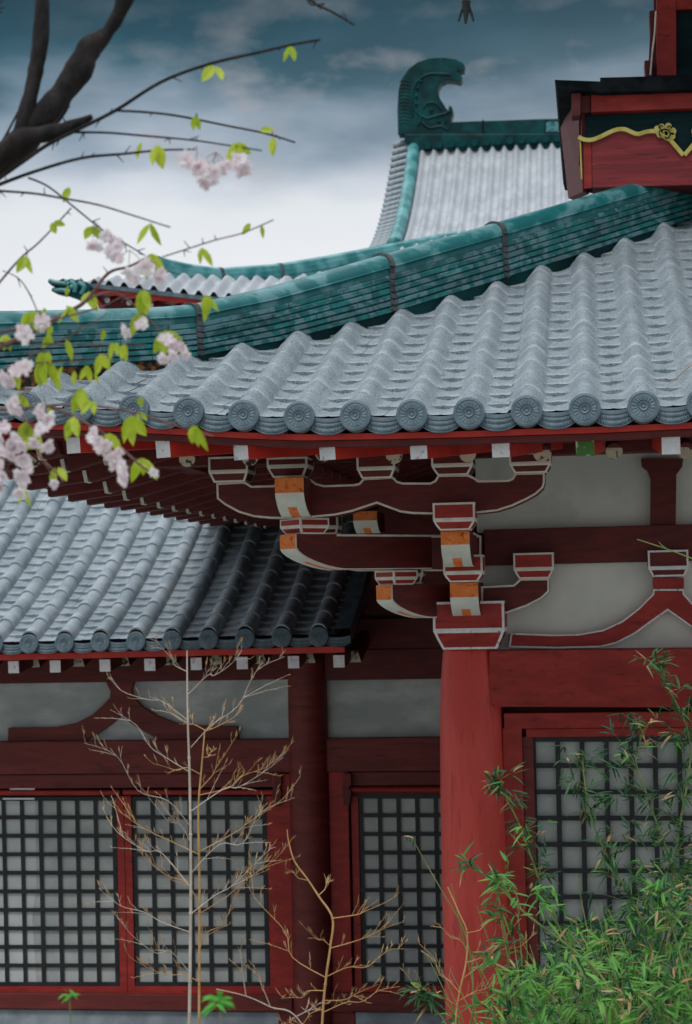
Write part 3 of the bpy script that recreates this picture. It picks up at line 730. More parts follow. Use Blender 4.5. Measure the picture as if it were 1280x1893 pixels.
# ---- upper storey at the top right
YU = 14.35
U = lambda pts, Y=YU: pxpoly(pts, Y)
mb = MB(); mb.prism(U([(1093, 170), (1700, 150), (1700, 186), (1093, 210)]), YU-.05, YU+.2); mb.build('upper_beam', 'red', hall, bevel=.005)
mb = MB(); mb.prism(U([(1057, 172), (1074, 171), (1074, 213), (1057, 214)], YU-.1), YU-.1, YU+.05); mb.build('beam_end', 'redshade', hall, bevel=.004)
mb = MB(); mb.prism(U([(1074, 178), (1092, 176), (1092, 208), (1074, 210)]), YU-.02, YU+.2); mb.build('beam_end', 'redshade', hall, bevel=.004)
lp = [(1027, 150), (1075, 158), (1078, 354), (1051, 366)]
mb = MB(); A_ = [P3(*p, Y) for p, Y in zip(lp, (YU+1.2, YU-.02, YU-.02, YU+.9))]
off = Vector((.02, .06, 0)); mb.add([*A_, *[v+Vector((.05, .1, 0)) for v in A_]], [(0, 1, 2, 3), (7, 6, 5, 4), (0, 4, 5, 1), (1, 5, 6, 2), (2, 6, 7, 3), (3, 7, 4, 0)]); mb.build('end_board', 'redshade', hall)
mb = MB(); mb.prism(U([(1071, 212), (1700, 185), (1700, 300), (1071, 300)]), YU+.03, YU+.12); mb.build('green_board', 'greenboard', hall)
scroll = [(1070, 252), (1080, 257), (1092, 258), (1106, 254), (1125, 245), (1140, 239), (1155, 238), (1167, 243), (1180, 247), (1195, 243), (1212, 242), (1225, 250), (1240, 258), (1264, 286)]
scroll2 = [(2*1265-x, y-(2*1265-2*x)*.01) for x, y in scroll[::-1]]
panel = [(1095, 260)] + [(x, y+3) for x, y in scroll if x > 1100] + [(x, y+3) for x, y in scroll2[1:]] + [(1460, 335), (1096, 346)]
panel = [(1095, 261)] + [(x, y+2) for x, y in scroll if x > 1100] + [(x, y+2) for x, y in scroll2[1:-2]] + [(1700, 240), (1700, 330), (1096, 346)]
mb = MB(); mb.prism(U(panel, YU-.01), YU-.01, YU+.028); mb.build('red_panel', 'redpanel', hall)
mb = MB(); mb.prism(U([(1075, 262), (1094, 260), (1095, 346), (1079, 349)], YU), YU, YU+.026); mb.build('panel_stile', 'red', hall)
mb = MB(); mb.prism(U([(1071.5, 258), (1074.5, 258), (1077.5, 331), (1074.5, 331)], YU-.012), YU-.012, YU+.024); mb.build('gold_edge', 'gold', hall)
mb = MB()
def flatpath(pts, w_, Y, d_):
    pp = [P3(x, y, Y) for x, y in pts]
    n = len(pp); vs = []
    for i, p in enumerate(pp):
        d = (pp[min(i+1, n-1)]-pp[max(i-1, 0)]).normalized(); s_ = Vector((-d.z, 0, d.x))*(w_/2)
        vs += [p+s_, p-s_, p+s_+Vector((0, d_, 0)), p-s_+Vector((0, d_, 0))]
    fs = []
    for i in range(n-1):
        a = i*4; b = a+4; fs += [(a, b, b+1, a+1), (a+2, a+3, b+3, b+2), (a, a+2, b+2, b), (a+1, b+1, b+3, a+3)]
    fs += [(0, 1, 3, 2), (n*4-4, n*4-2, n*4-1, n*4-3)]
    mb.add(vs, fs)
def dense(pts, k=4):
    out = []
    for i in range(len(pts)-1):
        p0 = pts[max(i-1, 0)]; p1 = pts[i]; p2 = pts[i+1]; p3 = pts[min(i+2, len(pts)-1)]
        for j in range(k):
            t = j/k; out.append(tuple(.5*((2*p1[a])+(-p0[a]+p2[a])*t+(2*p0[a]-5*p1[a]+4*p2[a]-p3[a])*t*t+(-p0[a]+3*p1[a]-3*p2[a]+p3[a])*t**3) for a in range(len(p1))))
    out.append(pts[-1]); return out
flatpath(dense(scroll[:-2])+[scroll[-2], scroll[-1]], .032, YU-.035, .024)
flatpath([scroll2[0], scroll2[1]]+dense(scroll2[1:]), .032, YU-.035, .024)
for sgn in (0, 1):
    fl = lambda x, y: (x if not sgn else 2*1265-x, y)
    for cxp, cyp, r_ in ((1216, 238, 6.5), (1224, 234, 6), (1236, 233, 6.5), (1244, 242, 7), (1243, 251, 6.5), (1220, 248, 5.5)):
        c_ = fl(cxp, cyp)
        poly = [(c_[0]+r_*math.cos(a), c_[1]+r_*math.sin(a)) for a in srange(0, 2*math.pi, 13)[:-1]]
        mb.prism(U(poly, YU-.040), YU-.040, YU-.012)
    flatpath(dense([fl(x, y) for x, y in ((1226, 243), (1232, 240), (1238, 245), (1233, 252), (1227, 250), (1229, 246))], 3), .012, YU-.05, .03)
mb.build('gold_scroll', 'gold', hall)
dk = MB()
for sgn in (0, 1):
    fl = lambda x, y: (x if not sgn else 2*1265-x, y)
    for pth in (((1222, 252), (1219, 244), (1226, 239), (1236, 240), (1240, 248), (1234, 256), (1230, 252)), ((1219, 236), (1222, 231), (1226, 234)), ((1234, 236), (1239, 232), (1242, 237))):
        pp = [P3(*fl(x, y), YU-.056) for x, y in dense([q for q in pth], 3)]
        dk.tube(pp, .0045, 6)
dk.build('scroll_carving', 'blackwood', hall)
mb = MB(); mb.prism(U([(1026, 147), (1110, 150), (1110, 143), (1700, 128), (1700, 152), (1112, 170), (1030, 162)], YU-.15), YU-.15, YU+3.5); mb.build('upper_deck', 'blackwood', hall)
mb = MB(); mb.prism(U([(1098, 346), (1700, 332), (1700, 420), (1300, 420), (1110, 380)], YU+.5), YU+.5, YU+3); mb.build('upper_base', 'blackwood', hall)
mb = MB(); mb.prism(U([(1096, 346.5), (1700, 332), (1700, 326), (1096, 340)], YU+.03), YU+.03, YU+.49); mb.build('underside_board', 'redshade', hall)
YP = YU+.9
mb = MB(); mb.prism(U([(1213, -300), (1250, -300), (1251, 139), (1215, 139)], YP), YP, YP+.2); mb.build('upper_post', 'red', hall, bevel=.006)
mb = MB(); mb.prism(U([(1205, -300), (1216, -300), (1216, 139), (1199, 139), (1201, 100), (1203, 60), (1201, 20), (1210, 18)], YP+.1), YP+.1, YP+.3); mb.build('post_casing', 'redshade', hall)
mb = MB(); mb.prism(U([(1192, 112), (1204, 110), (1206, 140), (1194, 140)], YP), YP, YP+.2); mb.build('post_foot', 'redshade', hall)
mb = MB(); mb.tube([P3(1213, 20, YP-.03), P3(1211, 60, YP-.03), P3(1206, 100, YP-.03), P3(1203, 138, YP-.03)], .007, 6); mb.build('grey_cable', 'line', hall)
mb = MB(); mb.prism(U([(1251, -300), (1700, -320), (1700, 5), (1251, 17)], YP+.03), YP+.03, YP+.2); mb.build('upper_beam', 'red', hall)
mb = MB(); mb.prism(U([(1249, 17), (1700, 5), (1700, 130), (1249, 139)], YP+.1), YP+.1, YP+.25); mb.build('green_panel', 'greenboard', hall)
# upper roof eave above the frame, which carries the hanging bell
uz = XZ(1100, -230, 14)[1]
mb = MB(); xl = XZ(840, -230, 13.2)[0]
mb.grid(lambda X, q: (X, (13.0, 13.0, 20, 20, 13.0)[q], uz+(0, .16, 1.6, 1.4, 0)[q]+max(0, .4-(X-xl)*.25)), srange(xl, 7, 12), range(5))
mb.build('upper_eave', 'redshade', hall)

# hanging bell tongue
YB = 13.3
zhook = uz+.4
bell = thing('hanging_bell_fin', 'small black three-pronged metal fin hanging down at the top edge beside the upper storey', 'bell ornament', P3(862, -20, YB))
x, z = XZ(862, 0, YB)
mb = MB(); mb.tube([(x, YB, z+.02), (x, YB, z+.10), (x, YB, z+.2)], [.034, .040, .046], 12)
mb.tube([P3(862, 2, YB), P3(862, 22, YB), P3(861, 43, YB)], [.036, .024, .009], 10); mb.build('fin_body', 'iron', bell, smooth='auto')
for sx in (-1, 1):
    mb = MB(); mb.tube([P3(862+sx*4, 10, YB), P3(862+sx*9, 22, YB), P3(862+sx*14, 39, YB)], [.014, .011, .008], 8); mb.build('prong', 'iron', bell, smooth='auto')
mb = MB(); mb.tube([(x, YB, z+.2), (x, YB, zhook+.1)], .006, 6); mb.build('hanging_wire', 'iron', bell)

# ================================================================== SIDE HALL
wing = thing('side_hall', 'lower red side hall with small grey roof and latticed doors at the left', 'side hall', (-4, 17.3, -3.7))
YE2 = 16.0
wd = [(55, 1190), (120, 1189), (187, 1187), (253, 1185), (320, 1184), (387, 1183), (455, 1180), (523, 1178), (590, 1177)]
wX = [XZ(x, y, YE2)[0] for x, y in wd]; wZ = [XZ(x, y, YE2)[1] for x, y in wd]
P2 = (wX[-1]-wX[0])/8; WX0 = wX[0]
zl2 = lambda X: wZ[0] + (wZ[-1]-wZ[0])*(X-wX[0])/(wX[-1]-wX[0])
XR = XZ(640, 1190, YE2)[0]
zt3 = XZ(250, 925, 19.1)[1] - (wZ[0]+wZ[-1])/2
# slope profile: reaches zt3 at t=3.1
a_ = .34; b_ = (zt3-a_*3.1)/9.61
print('wing', zt3, a_, b_, P2)
prof2 = lambda t: a_*t+b_*t*t
z2 = lambda X, t: zl2(X)+.02+prof2(t)
roof_tiles('roof_tiles', 'tile_wing', wing, WX0-8*P2, 17, P2, lambda s: 6, lambda s, t, h: (s, YE2+t-.3*h, z2(s, t)+h*.95), .165, .33, .080, .030, 4.6, jit=.006, amp=1.1, bstep=.55, crisp=1)
mb = MB()   # verge board and verge tiles at the right end
mb.grid(lambda t, q: (XR+(-.10, -.10, .04, .04, -.10)[q], YE2+t, z2(XR, t)+(-.12, .05, .05, -.12, -.12)[q]), srange(0, 4.6, 20), range(5)); mb.build('verge_board', 'cap', wing)
cap2 = capm.build('round_end_tile', 'cap', wing, smooth='auto', origin=(0, 0, 0), angle=35); drip2 = drip_mesh(P2-.10, .020, .075).build('drip_tile', 'cap', wing, smooth='auto', origin=(0, 0, 0), angle=50)
for k in range(-8, 9):
    X = WX0+k*P2; z = zl2(X)
    if k == -8: o, d = cap2, drip2
    else:
        o = cap2.copy(); col.objects.link(o); d = drip2.copy(); col.objects.link(d)
    o.location = rel(wing, (X, YE2-.03, z)); o.rotation_euler = (R(-6), 0, 0)
    d.location = rel(wing, (X+P2/2, YE2-.004, z)); 
mb = MB(); mb.add([], []); 
def wboard(name, m_, dz0, dz1, y0, y1, x1=None):
    mb = MB(); xa, xb = -8.2, (XR-.02 if x1 is None else x1)
    vs = [(x, y, zl2(x)+dz) for x in (xa, xb) for y, dz in ((y0, dz0), (y1, dz0), (y1, dz1), (y0, dz1))]
    mb.add(vs, [(0, 1, 2, 3), (7, 6, 5, 4), (0, 4, 5, 1), (1, 5, 6, 2), (2, 6, 7, 3), (3, 7, 4, 0)]); return mb.build(name, m_, wing, bevel=.003)
wboard('eave_board', 'redlit', -.150, -.092, YE2+.04, YE2+.16)
mb = MB(); mb.grid(lambda X, q: (X, YE2+(.1, 1.5)[q], zl2(X)+(-.13, .25)[q]), [-8.2, XR], [0, 1]); mb.build('soffit', 'redshade', wing)
for px in (-61, 25, 102, 194, 277, 363, 448, 543, 627, -146, -230):
    x, z = XZ(px, 1228-px*.018+6, YE2+.12)
    mb = MB(); mb.beam((x, YE2+.12, z), (x, YE2+1.4, z+.14), .105, .115, 0, mend=1); mb.build('flying_rafter', ['redshade', 'white'], wing, bevel=.003)
for px in (62, 144, 228, 314, 398, 480, 571, 655, -20, -105):
    x, z = XZ(px, 1220-px*.016+4, YE2+.55)
    mb = MB(); h_ = .05; vs = [(x-.035, YE2+.55, z+.05), (x+.035, YE2+.55, z+.05), (x+.065, YE2+.55, z-.055), (x-.065, YE2+.55, z-.055)]
    vb = [(a, YE2+1.4, c+.2) for a, b, c in vs]; mb.add(vs, [(0, 1, 2, 3)], 1); mb.add(vs+vb, [(7, 6, 5, 4), (0, 4, 5, 1), (1, 5, 6, 2), (2, 6, 7, 3), (3, 7, 4, 0)], 0)
    mb.build('base_rafter', ['redshade', 'peel'], wing)
YV = 17.3
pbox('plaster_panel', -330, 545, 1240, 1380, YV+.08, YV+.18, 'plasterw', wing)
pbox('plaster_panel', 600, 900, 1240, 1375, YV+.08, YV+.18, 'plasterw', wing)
pbox('eave_beam', -330, 552, 1195, 1260, YV-.04, YV+.07, 'redshade', wing)
pbox('eave_beam', 598, 900, 1200, 1256, YV-.04, YV+.07, 'redshade', wing)
mb = MB(); mb.prism(pxpoly([(598, 1199), (900, 1199), (900, 930), (700, 930), (690, 1060), (640, 1190)], YV-.02), YV-.02, YV+.1); mb.build('gable_boards', 'redshade', wing)
mb = MB(); mb.prism(pxpoly([(600, 1140), (900, 1136), (900, 1142), (600, 1146)], YV-.045), YV-.045, YV-.022); mb.build('gable_batten', 'blackwood', wing)
f2 = [(195, 1250), (246, 1250), (247, 1262), (243, 1276), (246, 1288), (262, 1306), (290, 1324), (325, 1337), (365, 1342), (439, 1343), (441, 1371), (300, 1371), (275, 1358), (250, 1343), (224, 1323), (205, 1340), (180, 1358), (155, 1371), (14, 1371), (15, 1346), (100, 1345), (140, 1337), (170, 1322), (190, 1304), (203, 1290), (204, 1278), (196, 1262)]
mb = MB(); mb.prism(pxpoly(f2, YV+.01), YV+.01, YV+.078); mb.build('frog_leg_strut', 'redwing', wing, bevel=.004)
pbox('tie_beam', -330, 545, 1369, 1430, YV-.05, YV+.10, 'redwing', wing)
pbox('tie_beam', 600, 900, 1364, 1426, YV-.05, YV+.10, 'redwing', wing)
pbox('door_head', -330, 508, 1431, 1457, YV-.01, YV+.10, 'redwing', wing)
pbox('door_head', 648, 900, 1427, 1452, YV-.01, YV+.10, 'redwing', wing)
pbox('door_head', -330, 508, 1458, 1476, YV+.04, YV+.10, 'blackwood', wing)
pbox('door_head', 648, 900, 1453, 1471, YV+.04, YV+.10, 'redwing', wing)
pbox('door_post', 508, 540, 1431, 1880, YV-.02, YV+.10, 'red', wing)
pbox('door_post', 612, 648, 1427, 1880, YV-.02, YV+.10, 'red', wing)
def rod(px0, px1, py, name='latch_rod'):
    mb = MB(); a = P3(px0, py, YV-.03); b = P3(px1, py, YV-.03); mb.tube([a, b], .026, 14); return mb.build(name, 'red', wing, smooth='auto')
rod(-330, 222, 1466); rod(228, 505, 1465); rod(647, 900, 1460)
for px in (512, 641):
    brk = [(px-6, 1430), (px+8, 1430), (px+9, 1450), (px+4, 1456), (px+9, 1466), (px+5, 1490), (px-5, 1490), (px-8, 1470)]
    mb = MB(); mb.prism(pxpoly(brk, YV-.09), YV-.09, YV-.025); mb.build('rod_bracket', 'redshade', wing, bevel=.004)
column2 = MB(); X2 = XZ(574, 1550, YV)[0]; column2.lathe([(.19, -4.2), (.193, -2), (.192, -1), (.185, -.2)], X2, YV, 48); column2.build('column', 'redwing', wing, smooth='auto')
def door(px0, px1, lx, hy, name='lattice_door', bottom=1838, pane='paper'):
    x0 = px0; fr = MB()
    def q(a0, a1, b0, b1, Ya, Yb):
        fr.add([P3(px, py, Y) for Y in (Ya, Yb) for px, py in ((a0, b0), (a1, b0), (a1+(b1-b0)*.021, b1), (a0+(b1-b0)*.021, b1))],
               [(3, 2, 1, 0), (4, 5, 6, 7), (0, 1, 5, 4), (1, 2, 6, 5), (2, 3, 7, 6), (3, 0, 4, 7)])
    q(px0, lx[0]-5, 1472, bottom, YV+.02, YV+.07); q(lx[-1]+5, px1, 1472, bottom, YV+.02, YV+.07)
    dx = (hy[-1]-1472)*.021
    q(px0+dx, px1+dx, hy[-1]+4, bottom, YV+.015, YV+.068)
    o = fr.build(name, 'red', wing)
    xm = [a+ (hy[-1]-hy[0])*.0105 for a in lx]
    lattice(o, xm, hy, YV+.03, YV+.055, 7.5, 0)
    mb = MB(); mb.add([P3(px, py, YV+.058) for px, py in ((lx[0]-4, hy[0]-5), (lx[-1]+4, hy[0]-5), (lx[-1]+12, hy[-1]+4), (lx[0]+4, hy[-1]+4))], [(3, 2, 1, 0)])
    mb.build('pane', pane, o, fix=False)
    return o
hy = [1477+34.25*k for k in range(11)]
dl = door(-250, 228, [-232+34.0*k for k in range(14)], hy)
mb = MB(); mb.add([P3(px, py, YV+.0545) for px, py in ((-20, 1480), (66, 1480), (68, 1640), (60, 1700), (68, 1816), (-20, 1816))], [(5, 4, 3, 2, 1, 0)]); mb.build('pale_curtain', 'paperl', dl, fix=False)
d2_ = door(229, 507, [247+34.4*k for k in range(8)], hy)
pbox('backing_board', -330, 540, 1457, 1842, YV+.085, YV+.11, 'blackwood', wing, 0); pbox('backing_board', 612, 900, 1452, 1842, YV+.085, YV+.11, 'blackwood', wing, 0)
door(649, 900, [667+34.6*k for k in range(7)], [1473+34.6*k for k in range(11)])
for yy in (1457.5, 1475.5):
    mb = MB(); mb.prism(pxpoly([(5 if yy > 1460 else 18, yy), (64, yy), (64, yy+3), (5 if yy > 1460 else 18, yy+3)], YV-.012), YV-.012, YV+.0); mb.build('painted_gap_light', 'white', wing)  # opaque white strips painted in as light showing at the door gaps
pbox('sill_beam', -330, 540, 1839, 1868, YV-.06, YV+.1, 'redwing', wing)
pbox('sill_beam', 612, 900, 1838, 1872, YV-.06, YV+.1, 'redwing', wing)
pbox('stone_base', -330, 516, 1869, 2050, YV-.02, YV+.15, 'stone', wing, .01)
pbox('stone_base', 657, 900, 1873, 2050, YV-.02, YV+.15, 'stone', wing, .01)
pbox('corner_post', 516.5, 545, 1869, 2050, YV-.03, YV+.1, 'redwing', wing)
pbox('corner_post', 608, 656.5, 1873, 2050, YV-.03, YV+.1, 'redwing', wing)
mb = MB(); mb.box(-8, -1, YV+.25, YV+.35, -3.7, -.7); mb.build('back_wall', 'blackwood', wing)
mb = MB(); mb.box(-9, -.5, YV-.6, YV+3, -4.9, XZ(300, 2040, YV)[1]); mb.build('plinth', 'stone', wing)
mb = MB(); mb.box(-6.5, -.9, 20.7, 20.9, -3.7, 1.9); mb.build('rear_wall', 'redshade', wing)

# ================================================================== REAR HALL
rear = thing('rear_hall', 'blurred far hall with curled horn finial on its dark teal ridge', 'temple hall', (-6, 46, -4.9))
YR = 48.0
def pz_(px, py, Y): return P3(px, py, Y)
XG = XZ(772, 275, YR)[0]; zr0 = XZ(772, 275, YR)[1]; zr1 = XZ(1030, 275, YR)[1]
lo, hi = 30, 48
for _ in range(40):
    Yb_ = (lo+hi)/2; q = proj(Vector((XG, Yb_, 8)))
    if q[0] < 738: lo = Yb_
    else: hi = Yb_
zb_ = XZ(738, 455, Yb_)[1]; run = YR-Yb_; drop = zr0-zb_
print('rear gable', XG, zr0, Yb_, zb_)
tl = run+1.0
prR = lambda t: drop*(1-(1-(min(t, tl)/run))**0) if False else 0
def zrear(s, t):   # t up from the lower end, t in -1..run
    u = t/run; return zb_ + drop*(.62*u+.38*u*u) + (zr1-zr0)*(s-XG)/9*0
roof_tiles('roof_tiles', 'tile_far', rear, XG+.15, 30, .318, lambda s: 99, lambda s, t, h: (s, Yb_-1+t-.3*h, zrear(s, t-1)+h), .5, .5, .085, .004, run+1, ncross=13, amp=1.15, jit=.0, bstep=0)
mb = MB(); mb.grid(lambda s, q: (s, YR+run*q, zrear(s, run*(1-q))), [XG, XG+9.5], srange(0, 1.2, 8)); mb.build('rear_slope', 'tile_far', rear)
# verge tiles: short rows laid crosswise at the gable end
mb = MB(); nv = 20
for k in range(nv*4+1): pass
tsv = [run*i/(nv*6) - .3 for i in range(nv*6+8)]
XGL = XZ(727, 280, YR)[0]
mb.grid(lambda t, u: (lerp(XGL, XG-.18, u), YR-run+t, zrear(0, t)+.0-.10*(1-u)), tsv, [0, .2, .5, .8, 1])
mb.grid(lambda t, u: (XGL, YR-run+t, zrear(0, t)-.08+.07*abs(math.sin(math.pi*t/run*nv))-.35*u), tsv, [0, 1])
mb.build('verge_tiles', 'cap', rear, smooth='auto')
vt_ = None
for k in range(22):
    t = run*(k+.5)/20-.2
    if vt_ is None: mb = MB(); mb.tube([(XGL-.02, 0, -.09), (XG-.15, 0, .03)], .092, 12); o = vt_ = mb.build('verge_roll', 'tile_wing', rear, smooth='auto')
    else: o = vt_.copy(); col.objects.link(o)
    o.location = rel(rear, (0, YR-run+t, zrear(0, t)+.06))
mb = MB(); mb.tube([(XG-.09, YR-run-.3+t, zrear(0, t-.3)+.12) for t in srange(0, run+.3, 24)], .17, 14); mb.build('descending_ridge', 'glazemid', rear, smooth=True)
mb = MB(); tg = srange(0, run, 9)
pg = [(YR-run+t, zrear(0, t)-.45) for t in tg] + [(YR+run-t, zrear(0, t)-.45) for t in tg[::-1]]
pg = pg+[(YR+run, 3), (YR-run, 3)]
n_ = len(pg); mb.add([(XGL+.3, a, b) for a, b in pg]+[(XGL+.5, a, b) for a, b in pg], [tuple(range(n_)), tuple(range(2*n_-1, n_-1, -1))]+[(i, i+n_, (i+1) % n_+n_, (i+1) % n_) for i in range(n_)]); mb.build('gable_wall', 'redshade', rear)
# main ridge in two courses
def zr(px, py): return XZ(px, py, YR-.25)
top = [(735, 250), (832, 248), (832, 223), (930, 221), (1000, 219), (1040, 218), (1300, 212), (1300, 280), (1040, 275), (770, 280), (735, 268)]
mb = MB(); mb.prism([zr(*p) for p in ((748, 247), (1400, 244), (1400, 276), (770, 277), (748, 262))], YR-.25, YR+.25); mb.build('main_ridge', 'glazefar', rear, bevel=.03)
mb = MB(); mb.prism([XZ(*p, YR-.2) for p in ((828, 225), (880, 223), (920, 222), (1000, 219), (1400, 213), (1400, 244.5), (828, 248))], YR-.2, YR+.2); mb.build('main_ridge', 'glazefar', rear, bevel=.02)
mb = MB(); mb.prism([XZ(*p, YR-.24) for p in ((1010, 225), (1400, 216), (1400, 236), (1010, 244))], YR-.24, YR-.2); mb.build('ridge_patch', 'glaze', rear)
for px in (893, 1010):
    mb = MB(); mb.prism([XZ(*p, YR-.23) for p in ((px-1.5, 221), (px+1.5, 221), (px+1.5, 247), (px-1.5, 247))], YR-.23, YR-.2); mb.build('ridge_joint', 'blackwood', rear)
# scalloped lower edge of the ridge
sc_ = None
for k in range(22):
    x = XG+.15+.159+k*.318; z = zrear(0, run)-.03
    if sc_ is None:
        mb = MB(); mb.tube([(0, -.12, 0), (0, .1, .04)], .10, 12); o = sc_ = mb.build('ridge_scallop', 'glazefar', rear, smooth='auto')
    else: o = sc_.copy(); col.objects.link(o)
    o.location = rel(rear, (x, YR-.27, z+.02))
# curled finial
fin = [(736, 248), (735, 200), (737, 165), (743, 145), (755, 127), (772, 114), (795, 106), (820, 105), (843, 108), (856, 115), (860, 121), (856, 127), (859, 130), (850, 136), (843, 131), (832, 131), (843, 133), (854, 140), (852, 150), (838, 148), (825, 147), (815, 152), (811, 160), (811, 172), (816, 184), (823, 193), (829, 198), (833, 194), (838, 204), (837, 213), (833, 222), (834, 248)]
fin = [(736, 248), (735, 200), (737, 165), (743, 145), (755, 127), (772, 114), (795, 106), (820, 105), (843, 108), (856, 115), (860, 121), (855, 124), (859, 128), (850, 131), (845, 130), (853, 138), (855, 144), (851, 151), (838, 148), (826, 147), (816, 152), (811, 160), (810, 170), (814, 182), (820, 191), (826, 201), (829, 203), (831, 194), (836, 197), (838, 206), (834, 222), (834, 248)]
mb = MB(); mb.prism([XZ(*p, YR-.22) for p in fin], YR-.22, YR+.22); fo = mb.build('horn_finial', 'glazefar', rear, bevel=.03)
# relief carving on the finial
mb = MB(); Yc = YR-.24
def relief(pts, r_): mb.tube([P3(x, y, Yc+.02) for x, y in dense(pts, 4)], r_*.75, 8)
for k in range(13):
    y = 150+k*6.5; relief([(739, y), (748, y-2), (758, y+1)], .022)
relief([(764, 215), (762, 190), (764, 165), (774, 148), (792, 137), (812, 136), (832, 137)], .05)
relief([(783, 200), (788, 192), (800, 189), (810, 194), (816, 202)], .045)
relief([(776, 212), (790, 218), (806, 214), (822, 210), (834, 204)], .05)
relief([(780, 226), (795, 236), (815, 233), (828, 240)], .05)
relief([(770, 205), (778, 218), (772, 232)], .05)
for x, y, r_ in ((798, 203, .075), (772, 163, .05), (770, 178, .05), (770, 192, .05), (778, 150, .05), (812, 224, .05), (824, 224, .04)):
    mb.tube([P3(x, y, Yc+.05), P3(x, y, Yc-.02), P3(x, y, Yc-.05)], [r_, r_*.8, r_*.2], 12)
mb.build('finial_carving', 'glazefar', fo, smooth='auto')

# lower skirt roof with hip corner
YE3 = 36.0
C3 = XZ(148, 530, YE3); XC3 = C3[0]
zc3 = lambda s: interp([0, .8, 1.8, 3, 5, 9], [XZ(148, 523, YE3)[1], XZ(205, 531, YE3)[1], XZ(290, 541, YE3)[1], XZ(400, 552, YE3)[1], XZ(560, 558, YE3)[1], XZ(900, 560, YE3)[1]], s)
h3 = []
for px, py in ((300, 510), (400, 528), (520, 518), (690, 494)):
    lo, hi = .05, 9
    for _ in range(50):
        t = (lo+hi)/2; q = proj(Vector((XC3+t, YE3+t, 6)))
        if q[0] < px: lo = t
        else: hi = t
    h3.append((t, XZ(px, py, YE3+t)[1]))
print('skirt hip', h3)
hz = lambda t: interp([0]+[a for a, b in h3], [zc3(0)]+[b for a, b in h3], t)
pr3 = lambda t: hz(min(t, h3[-1][0]+.6)) - .02 - lerp(zc3(t), zc3(5), min(1, t/4)) if t > .05 else 0
z3 = lambda s, t: lerp(zc3(s), zc3(5), min(1, t/4))+pr3(t)
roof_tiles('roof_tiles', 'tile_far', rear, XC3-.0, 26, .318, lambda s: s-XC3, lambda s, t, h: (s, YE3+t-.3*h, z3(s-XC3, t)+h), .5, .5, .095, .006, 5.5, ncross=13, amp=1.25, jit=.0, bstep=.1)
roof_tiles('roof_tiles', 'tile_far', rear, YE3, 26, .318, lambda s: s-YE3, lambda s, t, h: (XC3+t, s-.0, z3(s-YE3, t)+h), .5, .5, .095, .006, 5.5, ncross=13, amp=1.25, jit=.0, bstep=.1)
for nm, m_, dz0, dz1, yo in (('eave_board', 'cap', -.07, .02, .0), ('eave_board', 'redlit', -.16, -.072, .08), ('eave_board', 'redshade', -.42, -.165, .5)):
    mb = MB(); mb.grid(lambda s, q: (XC3+s, YE3+yo+(0, .12, .12, 0, 0)[q], zc3(s)+(dz0, dz0, dz1, dz1, dz0)[q]), srange(yo, 8, 24), range(5)); mb.build(nm, m_, rear)
    mb = MB(); mb.grid(lambda s, q: (XC3+yo+(0, .12, .12, 0, 0)[q], YE3+s, zc3(s)+(dz0, dz0, dz1, dz1, dz0)[q]), srange(yo, 8, 24), range(5)); mb.build(nm, m_, rear)
mb = MB(); mb.box(XC3+1.8, XC3+9, YE3+1.8, YR+6, -4.9, zc3(3)-.1); mb.build('rear_wall', 'redshade', rear)
mb = MB(); mb.grid(lambda s, q: (XC3+s, YE3+(.1, 2)[q], zc3(s)-.15+q*.3), srange(0, 8, 10), [0, 1]); mb.build('soffit', 'red', rear)
for k in range(14):
    s = .5+k*.47; mb = MB(); z = zc3(s)-.26
    mb.tube([(XC3+s, YE3+.3, z), (XC3+s, YE3+.31, z)], .06, 12, 1); mb.tube([(XC3+s, YE3+.31, z), (XC3+s, YE3+2, z+.4)], .06, 12, 0); mb.build('round_rafter', ['red', 'white'], rear, smooth='auto')
# skirt hip ridge, teal, with a dark seam
rtop = [(292, 474), (305, 479), (350, 489), (405, 496), (407, 496), (515, 488), (600, 474), (700, 455), (860, 425)]
RR = []
for px, py in rtop:
    lo, hi = .05, 9
    for _ in range(50):
        t = (lo+hi)/2; q = proj(Vector((XC3+t, YE3+t, 7)))
        if q[0] < px: lo = t
        else: hi = t
    RR.append((t, XZ(px, py, YE3+t)[1]))
r3t = [a for a, b in RR]; r3z = [b for a, b in RR]
mb = MB()
s3 = [(.2, -.62), (.2, -.45), (.17, -.44), (.2, -.43), (.2, -.32), (.17, -.31), (.2, -.3), (.2, -.16), (.17, -.15), (.15, -.05), (.08, 0), (0, .01), (-.08, 0), (-.15, -.05), (-.2, -.3), (-.2, -.62)]
mb.grid(lambda t, q: (XC3+t+s3[q][0]*.7, YE3+t-s3[q][0]*.7, interp(r3t, r3z, t)+s3[q][1]), srange(r3t[0], r3t[-1], 40), range(len(s3)))
mb.add([(XC3+r3t[0]+u*.7, YE3+r3t[0]-u*.7, r3z[0]+h) for u, h in s3], [tuple(range(len(s3)))])
mb.build('skirt_ridge', 'glazemid', rear, smooth='auto')
for tq in (r3t[3], r3t[5]):
    mb = MB(); mb.grid(lambda t, q: (XC3+t+s3[q][0]*.75, YE3+t-s3[q][0]*.75, interp(r3t, r3z, t)+s3[q][1]+.01), [tq-.03, tq+.03], range(len(s3))); mb.build('ridge_collar', 'mortar', rear)
